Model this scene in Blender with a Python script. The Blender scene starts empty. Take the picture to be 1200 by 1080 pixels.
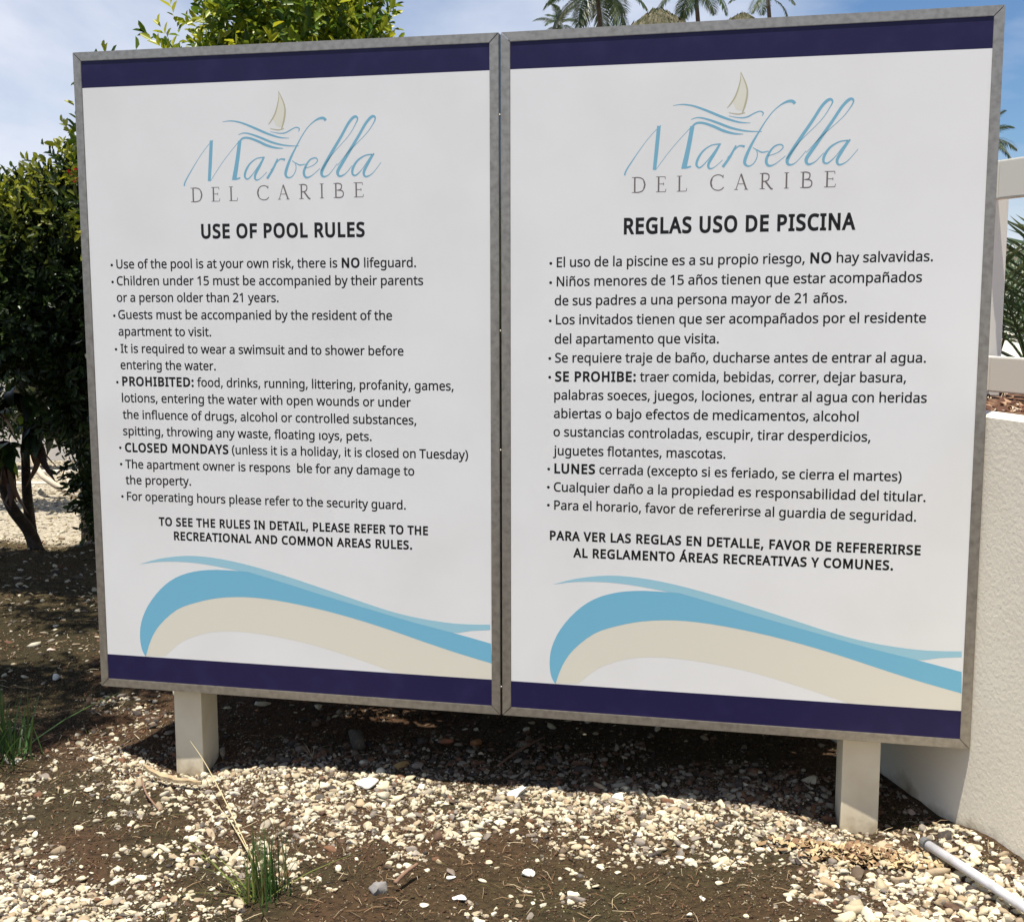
import bpy, bmesh, math, json
import numpy as np
from mathutils import Vector, Matrix

rng = np.random.default_rng(7)
SC = bpy.context.scene
COL = SC.collection
rad = math.radians

# ------------------------------------------------------------------ camera
FPX, RX, ROLL, YAW = 1428.14, 1.4429, -0.0014, 0.2187
CAMP = np.array([0.7385, -3.184, 1.371])
def rz(a): return np.array([[math.cos(a), -math.sin(a), 0], [math.sin(a), math.cos(a), 0], [0, 0, 1]])
RC = rz(YAW) @ np.array([[1, 0, 0], [0, math.cos(RX), -math.sin(RX)], [0, math.sin(RX), math.cos(RX)]]) @ rz(ROLL)
cd = bpy.data.cameras.new('camera')
cam = bpy.data.objects.new('camera', cd); COL.objects.link(cam)
cd.sensor_width = 36; cd.lens = FPX / 1200 * 36; cd.clip_end = 3000; cd.clip_start = 0.05
m4 = Matrix([list(RC[i]) + [CAMP[i]] for i in range(3)] + [[0, 0, 0, 1]])
cam.matrix_world = m4
SC.camera = cam

# ------------------------------------------------------------------ light
SUN = Vector((-0.06, -0.205, 1.0)).normalized()        # towards the sun
sl = bpy.data.lights.new('sun', 'SUN'); sl.energy = 5.0; sl.angle = rad(0.5); sl.color = (1.0, 0.94, 0.84)
so = bpy.data.objects.new('sun', sl); COL.objects.link(so)
so.rotation_euler = SUN.to_track_quat('Z', 'Y').to_euler(); so.location = (0, 0, 8)

W = bpy.data.worlds.new('World'); SC.world = W; W.use_nodes = True
nt = W.node_tree; nt.nodes.clear()
def N(t, **k):
    n = nt.nodes.new(t)
    for a, v in k.items(): setattr(n, a, v)
    return n
out = N('ShaderNodeOutputWorld'); bg = N('ShaderNodeBackground'); bg.inputs[1].default_value = 0.066
sky = N('ShaderNodeTexSky', sky_type='NISHITA'); sky.sun_disc = False
sky.sun_elevation = math.asin(SUN.z); sky.sun_rotation = math.atan2(SUN.x, SUN.y)
sky.air_density = 1.0; sky.dust_density = 0.25; sky.ozone_density = 2.0
tc = N('ShaderNodeTexCoord'); mp = N('ShaderNodeMapping')
mp.inputs['Scale'].default_value = (1.0, 1.0, 2.6); mp.inputs['Location'].default_value = (0.55, 0.1, 0.25)
n1 = N('ShaderNodeTexNoise'); n1.inputs['Scale'].default_value = 1.55; n1.inputs['Detail'].default_value = 9; n1.inputs['Roughness'].default_value = 0.55
n1.inputs['Distortion'].default_value = 0.35
rp = N('ShaderNodeValToRGB'); rp.color_ramp.elements[0].position = 0.42; rp.color_ramp.elements[1].position = 0.62
rp.color_ramp.elements[0].color = (0.0, 0.0, 0.0, 1); rp.color_ramp.elements[1].color = (0.85, 0.85, 0.85, 1)
mx = N('ShaderNodeMix', data_type='RGBA')
L = nt.links.new
L(tc.outputs['Generated'], mp.inputs[0]); L(mp.outputs[0], n1.inputs[0]); L(n1.outputs['Fac'], rp.inputs[0])
tint = N('ShaderNodeMix', data_type='RGBA', blend_type='MULTIPLY'); tint.inputs[0].default_value = 1.0; tint.inputs[7].default_value = (0.72, 0.90, 1.10, 1)
L(sky.outputs[0], tint.inputs[6]); L(rp.outputs[0], mx.inputs[0]); L(tint.outputs[2], mx.inputs[6]); mx.inputs[7].default_value = (8.6, 8.9, 9.9, 1)
L(mx.outputs[2], bg.inputs[0]); L(bg.outputs[0], out.inputs[0])

vs = SC.view_settings
vs.view_transform = 'Standard'; vs.look = 'None'; vs.exposure = 0.60; vs.gamma = 1.0; vs.use_curve_mapping = False
SC.render.engine = 'CYCLES'
SC.cycles.max_bounces = 6; SC.cycles.transparent_max_bounces = 4
SC.cycles.use_denoising = True

# ------------------------------------------------------------------ helpers
def ray(u, v): return RC @ np.array([(u - 600) / FPX, -(v - 540) / FPX, -1.0])
def on_ground(u, v, z=0.0):
    d = ray(u, v); t = (z - CAMP[2]) / d[2]; return CAMP + t * d
def on_plane_y(u, v, y=0.0):
    d = ray(u, v); t = (y - CAMP[1]) / d[1]; return CAMP + t * d
def at_depth(u, v, dep): return CAMP + ray(u, v) * dep

def new_mesh(name, V, F, mat=None, cols=None, smooth=False):
    me = bpy.data.meshes.new(name)
    V = np.asarray(V, dtype=np.float32)
    if isinstance(F, np.ndarray):
        nf, k = F.shape
        me.vertices.add(len(V)); me.vertices.foreach_set('co', V.ravel())
        me.loops.add(nf * k); me.loops.foreach_set('vertex_index', F.astype(np.int32).ravel())
        me.polygons.add(nf); me.polygons.foreach_set('loop_start', np.arange(0, nf * k, k, dtype=np.int32))
        me.update(calc_edges=True)
    else:
        me.from_pydata([tuple(v) for v in V], [], F); me.update()
    if cols is not None:
        a = me.color_attributes.new('Col', 'FLOAT_COLOR', 'POINT')
        c = np.ones((len(V), 4), dtype=np.float32); c[:, :3] = cols
        a.data.foreach_set('color', c.ravel())
    if mat: me.materials.append(mat)
    if smooth: me.shade_smooth()
    return me
def obj(name, me, parent=None, loc=None, rot=None):
    o = bpy.data.objects.new(name, me); COL.objects.link(o)
    if parent is not None: o.parent = parent
    if loc is not None: o.location = loc
    if rot is not None: o.rotation_euler = rot
    return o
def thing(o, label, cat, group=None):
    o['label'] = label; o['category'] = cat
    if group: o['group'] = group
    return o
def empty(name, loc, label, cat, group=None, rot=0):
    o = bpy.data.objects.new(name, None); COL.objects.link(o); o.location = loc; o.rotation_euler = (0, 0, rot)
    o.empty_display_size = 0.1
    return thing(o, label, cat, group)
def structure(o): o['kind'] = 'structure'; return o
def stuff(o, label=None, cat=None):
    o['kind'] = 'stuff'
    if label: o['label'] = label; o['category'] = cat
    return o

def box(bm, x0, x1, y0, y1, z0, z1, bev=0.0, M=None):
    r = bmesh.ops.create_cube(bm, size=1)
    vs_ = r['verts']
    for v in vs_:
        v.co = Vector(((x0 + x1) / 2 + v.co.x * (x1 - x0), (y0 + y1) / 2 + v.co.y * (y1 - y0), (z0 + z1) / 2 + v.co.z * (z1 - z0)))
    if bev:
        es = list({e for v in vs_ for e in v.link_edges})
        r = bmesh.ops.bevel(bm, geom=es, offset=bev, segments=2, affect='EDGES', profile=0.7)
        vs_ = list({v for f in r['faces'] for v in f.verts} | {v for v in vs_ if v.is_valid})
    if M is not None:
        for v in vs_: v.co = M @ v.co
    return vs_
def bm_mesh(name, bm, mat, smooth=False):
    me = bpy.data.meshes.new(name); bm.to_mesh(me); bm.free(); me.materials.append(mat)
    if smooth: me.shade_smooth()
    return me
def tube(P, R, sides=8, cap=True):
    """tapered tube along points; returns V,F lists"""
    P = [Vector(p) for p in P]; V = []; F = []
    up = Vector((0.13, 0.21, 1)).normalized()
    for i, p in enumerate(P):
        t = (P[min(i + 1, len(P) - 1)] - P[max(i - 1, 0)]).normalized()
        a = t.cross(up)
        if a.length < 0.05: a = t.cross(Vector((1, 0, 0)))
        a.normalize(); b = t.cross(a)
        for k in range(sides):
            th = 2 * math.pi * k / sides
            V.append(p + (a * math.cos(th) + b * math.sin(th)) * R[i])
    for i in range(len(P) - 1):
        for k in range(sides):
            k2 = (k + 1) % sides
            F.append((i * sides + k, i * sides + k2, (i + 1) * sides + k2, (i + 1) * sides + k))
    if cap:
        F.append(tuple(range(sides))[::-1]); n = (len(P) - 1) * sides; F.append(tuple(n + k for k in range(sides)))
    return V, F
def join(parts):
    V = []; F = []
    for v, f in parts:
        o = len(V); V += list(v); F += [tuple(i + o for i in q) for q in f]
    return V, F
def catmull(pts, n=5):
    o = []; NN = len(pts)
    for i in range(NN - 1):
        p0, p1, p2, p3 = (np.array(pts[max(i - 1, 0)], float), np.array(pts[i], float), np.array(pts[i + 1], float), np.array(pts[min(i + 2, NN - 1)], float))
        for j in range(n):
            t = j / n
            o.append(.5 * (2 * p1 + (p2 - p0) * t + (2 * p0 - 5 * p1 + 4 * p2 - p3) * t * t + (-p0 + 3 * p1 - 3 * p2 + p3) * t ** 3))
    o.append(np.array(pts[-1], float)); return o

# value noise in 2-D and 3-D, numpy
_tab = np.random.default_rng(3).random(4096)
def _h(i, j, k=0): return _tab[(i * 73 + j * 179 + k * 283 + (i * j) % 57) % 4096]
def vnoise(x, y, s=1.0, k=0):
    x = np.asarray(x) * s + 1000.3; y = np.asarray(y) * s + 1000.7
    i = np.floor(x).astype(int); j = np.floor(y).astype(int); fx = x - i; fy = y - j
    fx = fx * fx * (3 - 2 * fx); fy = fy * fy * (3 - 2 * fy)
    return (_h(i, j, k) * (1 - fx) + _h(i + 1, j, k) * fx) * (1 - fy) + (_h(i, j + 1, k) * (1 - fx) + _h(i + 1, j + 1, k) * fx) * fy
def fbm(x, y, s=1.0, o=4, k=0):
    r = 0; a = 1; t = 0
    for q in range(o): r = r + a * vnoise(x, y, s * 2 ** q, k + q * 11); t += a; a *= 0.5
    return r / t

# ------------------------------------------------------------------ materials
def mat(name, base=(0.5, 0.5, 0.5), rough=0.6, metal=0.0, spec=0.5, attr=False, transl=0.0, noise=None, bump=None, coat=0.0, coord='Object'):
    """noise=(scale, colour2, lo, hi, detail) mixes in a second colour; bump=(scale, strength, distance, detail, distortion)"""
    m = bpy.data.materials.new(name); m.use_nodes = True; t = m.node_tree; p = t.nodes['Principled BSDF']
    p.inputs['Roughness'].default_value = rough; p.inputs['Metallic'].default_value = metal
    p.inputs['Specular IOR Level'].default_value = spec; p.inputs['Coat Weight'].default_value = coat
    tcn = t.nodes.new('ShaderNodeTexCoord'); src = None
    if attr:
        a = t.nodes.new('ShaderNodeAttribute'); a.attribute_name = 'Col'; src = a.outputs['Color']
    if noise:
        nz = t.nodes.new('ShaderNodeTexNoise'); nz.inputs['Scale'].default_value = noise[0]; nz.inputs['Detail'].default_value = noise[4] if len(noise) > 4 else 6
        t.links.new(tcn.outputs[coord], nz.inputs[0])
        r = t.nodes.new('ShaderNodeMapRange'); r.inputs[1].default_value = noise[2]; r.inputs[2].default_value = noise[3]
        t.links.new(nz.outputs['Fac'], r.inputs[0])
        mxn = t.nodes.new('ShaderNodeMix'); mxn.data_type = 'RGBA'; t.links.new(r.outputs[0], mxn.inputs[0])
        if src is None: mxn.inputs[6].default_value = (*base, 1)
        else: t.links.new(src, mxn.inputs[6])
        mxn.inputs[7].default_value = (*noise[1], 1); src = mxn.outputs[2]
    if src is None: p.inputs['Base Color'].default_value = (*base, 1)
    else: t.links.new(src, p.inputs['Base Color'])
    if bump:
        bz = t.nodes.new('ShaderNodeTexNoise'); bz.inputs['Scale'].default_value = bump[0]; bz.inputs['Detail'].default_value = bump[3] if len(bump) > 3 else 5
        if len(bump) > 4: bz.inputs['Distortion'].default_value = bump[4]
        t.links.new(tcn.outputs[coord], bz.inputs[0])
        b = t.nodes.new('ShaderNodeBump'); b.inputs['Strength'].default_value = bump[1]; b.inputs['Distance'].default_value = bump[2]
        t.links.new(bz.outputs['Fac'], b.inputs['Height']); t.links.new(b.outputs[0], p.inputs['Normal'])
    if transl:
        tr = t.nodes.new('ShaderNodeBsdfTranslucent'); ms = t.nodes.new('ShaderNodeMixShader'); ms.inputs[0].default_value = transl
        if src is None: tr.inputs[0].default_value = (*base, 1)
        else: t.links.new(src, tr.inputs[0])
        t.links.new(p.outputs[0], ms.inputs[1]); t.links.new(tr.outputs[0], ms.inputs[2])
        t.links.new(ms.outputs[0], t.nodes['Material Output'].inputs[0])
    return m
M_vinyl = mat('printed_vinyl', (0.83, 0.83, 0.815), 0.38, spec=0.4, noise=(3.1, (0.76, 0.75, 0.72), 0.45, 0.9, 8), bump=(2.2, 0.12, 0.02, 2))
M_navy = mat('navy_print', (0.015, 0.012, 0.060), 0.38, spec=0.3, noise=(14, (0.028, 0.024, 0.09), 0.5, 0.9, 8))
M_blue = mat('blue_print', (0.19, 0.49, 0.66), 0.42, spec=0.4)
M_light = mat('pale_blue_print', (0.34, 0.60, 0.70), 0.42, spec=0.4)
M_sand = mat('sand_print', (0.77, 0.735, 0.62), 0.42, spec=0.4)
M_logo = mat('logo_blue_print', (0.20, 0.46, 0.60), 0.42, spec=0.4)
M_sail = mat('logo_cream_print', (0.50, 0.47, 0.31), 0.42, spec=0.4)
M_sailf = mat('logo_pale_cream_print', (0.76, 0.74, 0.63), 0.42, spec=0.4)
M_grey = mat('logo_grey_print', (0.17, 0.145, 0.135), 0.42, spec=0.4)
M_ink = mat('black_print', (0.008, 0.008, 0.008), 0.42, spec=0.4)
M_frame = mat('weathered_metal', (0.44, 0.41, 0.355), 0.40, metal=0.8, noise=(60, (0.30, 0.275, 0.235), 0.40, 0.74, 9), bump=(160, 0.25, 0.001, 5))
def base_dirt(m, z0, z1, colour, scale=18, amount=0.9):
    """soil splashed up from the ground: a ragged stained band between the heights z0 and z1"""
    t = m.node_tree; p = t.nodes['Principled BSDF']; old = p.inputs['Base Color'].links[0].from_socket
    g_ = t.nodes.new('ShaderNodeNewGeometry'); s = t.nodes.new('ShaderNodeSeparateXYZ'); t.links.new(g_.outputs['Position'], s.inputs[0])
    nz = t.nodes.new('ShaderNodeTexNoise'); nz.inputs['Scale'].default_value = scale; nz.inputs['Detail'].default_value = 8; t.links.new(g_.outputs['Position'], nz.inputs[0])
    ma = t.nodes.new('ShaderNodeMath'); ma.operation = 'MULTIPLY_ADD'; t.links.new(nz.outputs['Fac'], ma.inputs[0]); ma.inputs[1].default_value = -(z1 - z0) * 2.2; t.links.new(s.outputs['Z'], ma.inputs[2])
    r = t.nodes.new('ShaderNodeMapRange'); r.inputs[1].default_value = z0 - (z1 - z0) * 0.9; r.inputs[2].default_value = z1 - (z1 - z0) * 1.1; r.inputs[3].default_value = amount; r.inputs[4].default_value = 0.0
    t.links.new(ma.outputs[0], r.inputs[0])
    mm = t.nodes.new('ShaderNodeMix'); mm.data_type = 'RGBA'; t.links.new(r.outputs[0], mm.inputs[0]); t.links.new(old, mm.inputs[6]); mm.inputs[7].default_value = (*colour, 1)
    t.links.new(mm.outputs[2], p.inputs['Base Color'])
M_dark = mat('dark_gap', (0.02, 0.017, 0.015), 0.8)
M_post = mat('cream_post_vinyl', (0.82, 0.74, 0.56), 0.5, noise=(9, (0.72, 0.62, 0.44), 0.5, 0.8, 6))
M_rail = mat('white_railing_vinyl', (0.70, 0.68, 0.61), 0.45, noise=(5, (0.72, 0.69, 0.63), 0.5, 0.8, 5))
base_dirt(M_post, -0.05, 0.012, (0.40, 0.32, 0.21), 30, 0.7)

# ------------------------------------------------------------------ ground
XE, YE = 1.228, 0.0                       # where the retaining wall meets the sign's right end
WD = np.array([-0.464, 0.886])            # wall runs back-left
WNORM = np.array([0.886, 0.464])          # towards the raised bed
def wall_side(x, y): return (np.asarray(x) - XE) * WNORM[0] + (np.asarray(y) - YE) * WNORM[1]
def gz(x, y):
    x = np.asarray(x, float); y = np.asarray(y, float)
    far = np.clip((np.hypot(x, y) - 7) / 5, 0, 1)
    h = 0.022 * (fbm(x, y, 2.2, 4) - 0.5) * 2 + 0.012 * (fbm(x, y, 12, 3, 40) - 0.5)
    r = 0.026 * np.clip((y + 0.25) / 0.25, 0, 1)
    for px_, py_ in ((-0.975, 0.05), (0.968, 0.05)):            # the soil has settled round the posts
        r = r - 0.062 * np.exp(-(((x - px_) / 0.17) ** 2 + ((y - py_) / 0.13) ** 2))
    near_wall = 0.03 * np.exp(-np.clip(-wall_side(x, y), 0, 9) / 0.10) * np.clip((0.1 - y) / 0.2, 0, 1)
    return (h * (1 - far) + r + near_wall) - 0.012 * far
CTRL_X = np.arange(0, 1201, 150.0)
CTRL_Y = np.array([640, 860, 900, 940, 980, 1020, 1060, 1110.0])
CTRL = np.array([
 [.08, .08, .15, .25, .25, .25, .25, .3, .3],
 [.16, .42, .40, .30, .30, .30, .30, .3, .4],
 [.30, .80, .74, .80, .60, .40, .35, .45, .5],
 [.48, .52, .74, .78, .85, .97, .92, .66, .5],
 [.60, .38, .68, .54, .44, .72, .80, .50, .6],
 [.80, .36, .48, .32, .26, .38, .44, .72, .8],
 [.95, .66, .34, .28, .36, .24, .28, .80, .95],
 [.95, .80, .36, .38, .46, .32, .32, .82, .92]])
def to_px(x, y, z=0.0):
    d = np.stack([x - CAMP[0], y - CAMP[1], np.full_like(x, z) - CAMP[2]], -1) @ RC
    dep = np.where(-d[..., 2] < 0.3, 0.3, -d[..., 2])
    return 600 + FPX * d[..., 0] / dep, 540 - FPX * d[..., 1] / dep, -d[..., 2]
def density(x, y):
    """cover of pale gravel over the soil, 0..1"""
    x = np.asarray(x, float); y = np.asarray(y, float)
    u, v, dep = to_px(x, y)
    v = np.where(dep < 0.5, 1200, v)
    u = np.clip(u, 0, 1199.9) / 150; vi = np.clip(np.interp(v, CTRL_Y, np.arange(len(CTRL_Y))), 0, len(CTRL_Y) - 1.001)
    i = u.astype(int); j = vi.astype(int); fu = u - i; fv = vi - j
    return (CTRL[j, i] * (1 - fu) + CTRL[j, i + 1] * fu) * (1 - fv) + (CTRL[j + 1, i] * (1 - fu) + CTRL[j + 1, i + 1] * fu) * fv
def path_mask(x, y):
    """pale fine gravel court beyond the planted strip"""
    e = y - (2.80 - 0.12 * (x + 3.2)) + 0.25 * (fbm(x, y, 1.7, 3, 9) - 0.5)
    return np.clip(e / 0.10, 0, 1)

gx = np.unique(np.concatenate([np.linspace(-300, -14, 14), np.linspace(-14, -5, 22), np.arange(-5, 2.4, 0.028), np.linspace(2.4, 14, 22), np.linspace(14, 300, 14)]))
gy = np.unique(np.concatenate([np.linspace(-300, -12, 14), np.linspace(-12, -2.0, 22), np.arange(-2.0, 4.4, 0.028), np.linspace(4.4, 16, 26), np.linspace(16, 500, 18)]))
GX, GY = np.meshgrid(gx, gy); X = GX.ravel(); Y = GY.ravel()
Z = gz(X, Y)
nx, ny = len(gx), len(gy)
idx = np.arange(nx * ny).reshape(ny, nx)
F = np.stack([idx[:-1, :-1], idx[:-1, 1:], idx[1:, 1:], idx[1:, :-1]], -1).reshape(-1, 4)
brown = np.array([0.080, 0.042, 0.022]); moss = np.array([0.040, 0.033, 0.014]); olive = np.array([0.095, 0.074, 0.034]); grit = np.array([0.105, 0.075, 0.045]); pale = np.array([0.50, 0.44, 0.335])
a = np.clip((fbm(X, Y, 2.6, 4, 5) - 0.42) / 0.16, 0, 1)[:, None]
d_ = density(X, Y)[:, None]
U_, V_, D_ = to_px(X, Y)
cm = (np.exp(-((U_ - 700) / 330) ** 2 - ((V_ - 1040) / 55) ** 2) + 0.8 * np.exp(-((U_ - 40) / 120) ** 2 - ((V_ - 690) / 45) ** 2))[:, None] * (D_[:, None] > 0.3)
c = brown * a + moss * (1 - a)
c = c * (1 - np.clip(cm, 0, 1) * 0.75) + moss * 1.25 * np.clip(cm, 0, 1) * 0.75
back = np.clip((Y - 1.2) / 0.8, 0, 1)[:, None]; c = c * (1 - back) + olive * back
c = (c * (1 - 0.55 * d_) + grit * 0.55 * d_) * 0.92
pm = path_mask(X, Y)[:, None]; c = c * (1 - pm) + pale * pm
M_ground = mat('soil_and_grit', rough=0.95, spec=0.15, attr=True, noise=(55, (0.016, 0.011, 0.007), 0.46, 0.68, 10), bump=(90, 1.0, 0.02, 9))
# noise should only roughen the tone: keep its share moderate
for n in M_ground.node_tree.nodes:
    if n.type == 'MAP_RANGE': n.inputs[4].default_value = 0.7
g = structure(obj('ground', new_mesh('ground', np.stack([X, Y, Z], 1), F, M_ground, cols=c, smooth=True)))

# ------------------------------------------------------------------ stones
def ico(sub):
    bm = bmesh.new(); bmesh.ops.create_icosphere(bm, subdivisions=sub, radius=1)
    v = np.array([tuple(q.co) for q in bm.verts]); f = np.array([[w.index for w in q.verts] for q in bm.faces]); bm.free(); return v, f
ICO1, ICO2 = ico(1), ico(2)
ICO3 = ico(3)
OCT = (np.array([(1, 0, 0), (0, 1, 0), (-1, 0, 0), (0, -1, 0), (0, 0, 1), (0, 0, -1)], float), np.array([(0, 1, 4), (1, 2, 4), (2, 3, 4), (3, 0, 4), (1, 0, 5), (2, 1, 5), (3, 2, 5), (0, 3, 5)]))
def stone_shape(base, r, rough=0.22):
    v, f = base
    # chip the sphere with random planes: crushed limestone
    o = v.copy()
    for _ in range(r.integers(9, 14)):
        n = r.normal(size=3); n /= np.linalg.norm(n); d = r.uniform(0.36, 0.80)
        s = o @ n; m = s > d; o[m] -= np.outer(s[m] - d, n)
    o *= 1 + rough * 0.3 * (r.random((len(o), 1)) - 0.5)
    return o, f
PAL = np.array([(0.64, 0.57, 0.40), (0.70, 0.65, 0.51), (0.54, 0.455, 0.31), (0.66, 0.61, 0.47), (0.42, 0.33, 0.22), (0.28, 0.24, 0.20), (0.60, 0.54, 0.40), (0.46, 0.35, 0.22), (0.12, 0.105, 0.09)])
PW = np.array([.22, .12, .17, .14, .11, .08, .09, .04, .03])
PALB = np.array([(0.13, 0.095, 0.065), (0.22, 0.18, 0.14), (0.10, 0.06, 0.04), (0.055, 0.045, 0.04), (0.30, 0.26, 0.20), (0.16, 0.08, 0.045)])
def scatter(P, S, base, r, dark=None, flat=0.62, lift=0.15):
    shapes = [stone_shape(base, r)[0] for _ in range(14)]; f = base[1]; nv = len(base[0]); n = len(P)
    if n == 0: return np.zeros((0, 3)), np.zeros((0, 3), int), np.zeros((0, 3))
    which = r.integers(0, 14, n); V = np.array(shapes)[which]
    sc = np.stack([S * r.uniform(0.8, 1.5, n), S * r.uniform(0.55, 1.0, n), S * r.uniform(flat - 0.2, flat + 0.15, n)], 1)
    V = V * sc[:, None, :]
    an = r.random(n) * 6.283; ta = r.normal(0, 0.28, n); tb = r.normal(0, 0.28, n)
    ca, sa = np.cos(an), np.sin(an)
    x, y, z = V[..., 0], V[..., 1], V[..., 2]
    y, z = y * np.cos(ta)[:, None] - z * np.sin(ta)[:, None], y * np.sin(ta)[:, None] + z * np.cos(ta)[:, None]
    x, z = x * np.cos(tb)[:, None] + z * np.sin(tb)[:, None], -x * np.sin(tb)[:, None] + z * np.cos(tb)[:, None]
    V = np.stack([x * ca[:, None] - y * sa[:, None], x * sa[:, None] + y * ca[:, None], z], -1) + P[:, None, :]
    V[..., 2] += (sc[:, 2] * lift)[:, None]
    col = PAL[r.choice(len(PAL), n, p=PW)]
    if dark is not None:
        cb = PALB[r.integers(0, len(PALB), n)]; m = r.random(n) < dark; col = np.where(m[:, None], cb, col)
    col = col * r.uniform(0.66, 0.94, (n, 1))
    return V.reshape(-1, 3), (f[None] + (np.arange(n) * nv)[:, None, None]).reshape(-1, 3), np.repeat(col, nv, 0)
M_stone = mat('limestone_chips', rough=0.85, spec=0.25, attr=True, noise=(90, (0.30, 0.24, 0.16), 0.52, 0.9, 5), bump=(260, 0.35, 0.002, 4))
for n in M_stone.node_tree.nodes:
    if n.type == 'MAP_RANGE': n.inputs[4].default_value = 0.5

def sample(n, x0, x1, y0, y1, r, power=1.0, patch=9.0, floor=0.0):
    x = r.uniform(x0, x1, n); y = r.uniform(y0, y1, n)
    d = density(x, y); t = fbm(x, y, patch, 3, 70)
    keep = r.random(n) < np.clip(floor + np.clip((d - 0.9 * (1 - t) * 0.95) * 1.6 + 0.25 * d, 0, 1) ** power, 0, 1)
    keep &= wall_side(x, y) < -0.01
    keep &= path_mask(x, y) < 0.5
    return x[keep], y[keep]
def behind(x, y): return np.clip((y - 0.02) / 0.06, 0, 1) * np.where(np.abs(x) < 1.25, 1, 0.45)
r = np.random.default_rng(11)
vv = []; ff = []; cc = []; off = 0
def add(V, F_, C):
    global off
    vv.append(V); ff.append(F_ + off); cc.append(C); off += len(V)
# medium chips in front of and under the sign
x, y = sample(66000, -1.9, 1.75, -1.25, 0.55, r, 1.1)
s = np.clip(r.lognormal(math.log(0.0079), 0.42, len(x)), 0.0045, 0.024)
u_, v_, _q = to_px(x, y)
s *= 1 + 0.32 * np.clip((u_ - 850) / 250, 0, 1) * np.clip((v_ - 960) / 60, 0, 1)
P = np.stack([x, y, gz(x, y)], 1)
dk = 0.14 + 0.80 * behind(x, y)  # mostly dark chips under the sign: its shade put into their colour
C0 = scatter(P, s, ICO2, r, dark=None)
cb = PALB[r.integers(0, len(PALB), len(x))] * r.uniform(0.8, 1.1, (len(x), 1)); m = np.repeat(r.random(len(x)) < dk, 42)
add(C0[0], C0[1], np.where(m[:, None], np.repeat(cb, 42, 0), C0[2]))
n_med = len(x)
# fine grit
x, y = sample(110000, -1.9, 1.75, -1.25, 0.45, r, 1.25, 14, 0.02)
s = np.clip(r.lognormal(math.log(0.0036), 0.3, len(x)), 0.002, 0.007)
P = np.stack([x, y, gz(x, y)], 1)
C0 = scatter(P, s, OCT, r, dark=0.45)
add(C0[0], C0[1], C0[2] * 0.66); n_fine = len(x)
# crumbs of soil between the chips
n = 110000
x = r.uniform(-2.4, 1.6, n); y = r.uniform(-1.15, 0.7, n)
k = (wall_side(x, y) < -0.005) & (r.random(n) < 0.25 + 0.75 * fbm(x, y, 7, 3, 55)); x, y = x[k], y[k]
s = np.clip(r.lognormal(math.log(0.0030), 0.45, len(x)), 0.0015, 0.010)
C0 = scatter(np.stack([x, y, gz(x, y)], 1), s, OCT, r, flat=0.75, lift=0.3)
SOIL = np.array([(0.10, 0.055, 0.030), (0.060, 0.034, 0.019), (0.15, 0.095, 0.055), (0.045, 0.036, 0.018), (0.22, 0.16, 0.10), (0.075, 0.062, 0.030)])
add(C0[0], C0[1], np.repeat(SOIL[r.choice(6, len(x), p=[.27, .25, .15, .18, .05, .10])] * r.uniform(.8, 1.2, (len(x), 1)), 6, 0)); n_soil = len(x)
n = 40000
x = r.uniform(-4.4, -1.0, n); y = r.uniform(0.6, 3.0, n); k = r.random(n) < 0.15 + 0.85 * fbm(x, y, 6, 3, 56); x, y = x[k], y[k]
s = np.clip(r.lognormal(math.log(0.0045), 0.45, len(x)), 0.002, 0.014)
C0 = scatter(np.stack([x, y, gz(x, y)], 1), s, OCT, r, flat=0.75, lift=0.3)
add(C0[0], C0[1], np.repeat(SOIL[r.choice(6, len(x), p=[.17, .15, .20, .15, .13, .20])] * r.uniform(.8, 1.2, (len(x), 1)), 6, 0))
# planted strip on the left and behind
n = 16000
x = r.uniform(-6.0, 0.6, n); y = r.uniform(0.45, 3.4, n)
k = (wall_side(x, y) < -0.02) & (r.random(n) < 0.16 + 0.30 * fbm(x, y, 4, 3, 90) ** 2) & (path_mask(x, y) < 0.6)
x, y = x[k], y[k]
s = np.clip(r.lognormal(math.log(0.0115), 0.45, len(x)), 0.005, 0.035)
add(*scatter(np.stack([x, y, gz(x, y)], 1), s, ICO1, r, dark=0.35, flat=0.5)); n_back = len(x)
# the pale court beyond: small flat chips
n = 15000
x = r.uniform(-9, -2.2, n); y = r.uniform(2.4, 7.2, n); k = path_mask(x, y) > 0.4; x, y = x[k], y[k]
s = np.clip(r.lognormal(math.log(0.014), 0.4, len(x)), 0.006, 0.035)
C0 = scatter(np.stack([x, y, gz(x, y)], 1), s, ICO1, r, flat=0.45)
add(C0[0], C0[1], C0[2] * 0.86)
print('stones', off, n_soil, n_med, n_fine, n_back, len(x))
stuff(obj('gravel', new_mesh('gravel', np.concatenate(vv), np.concatenate(ff), M_stone, cols=np.concatenate(cc))), 'pale crushed limestone gravel scattered over brown soil', 'gravel')

# single larger stones
rs = np.random.default_rng(5)
def stone(u, v, wpx, asp, col, label, group=None, flat=0.55, name='stone', seed=None, rotz=None):
    p = on_ground(u, v, 0.02); p[2] = float(gz(p[0], p[1]))
    dep = to_px(np.array([p[0]]), np.array([p[1]]))[2][0]
    w = wpx * dep / FPX / 2
    rr = np.random.default_rng(seed if seed is not None else rs.integers(1 << 30))
    o, f = stone_shape(ICO3 if wpx > 16 else ICO2, rr, 0.12)
    o = o * np.array([w * 1.12, w * asp, w * flat])
    cv = np.tile(np.array(col, float), (len(o), 1)) * rr.uniform(0.9, 1.06, (len(o), 1))
    me = new_mesh(name, o, f, M_stone, cols=cv)
    ob = obj(name, me, loc=(p[0], p[1], p[2] + w * flat * 0.35), rot=(rr.normal(0, .12), rr.normal(0, .12), rr.uniform(0, 6.28) if rotz is None else rotz))
    return thing(ob, label, 'stone', group)
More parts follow.
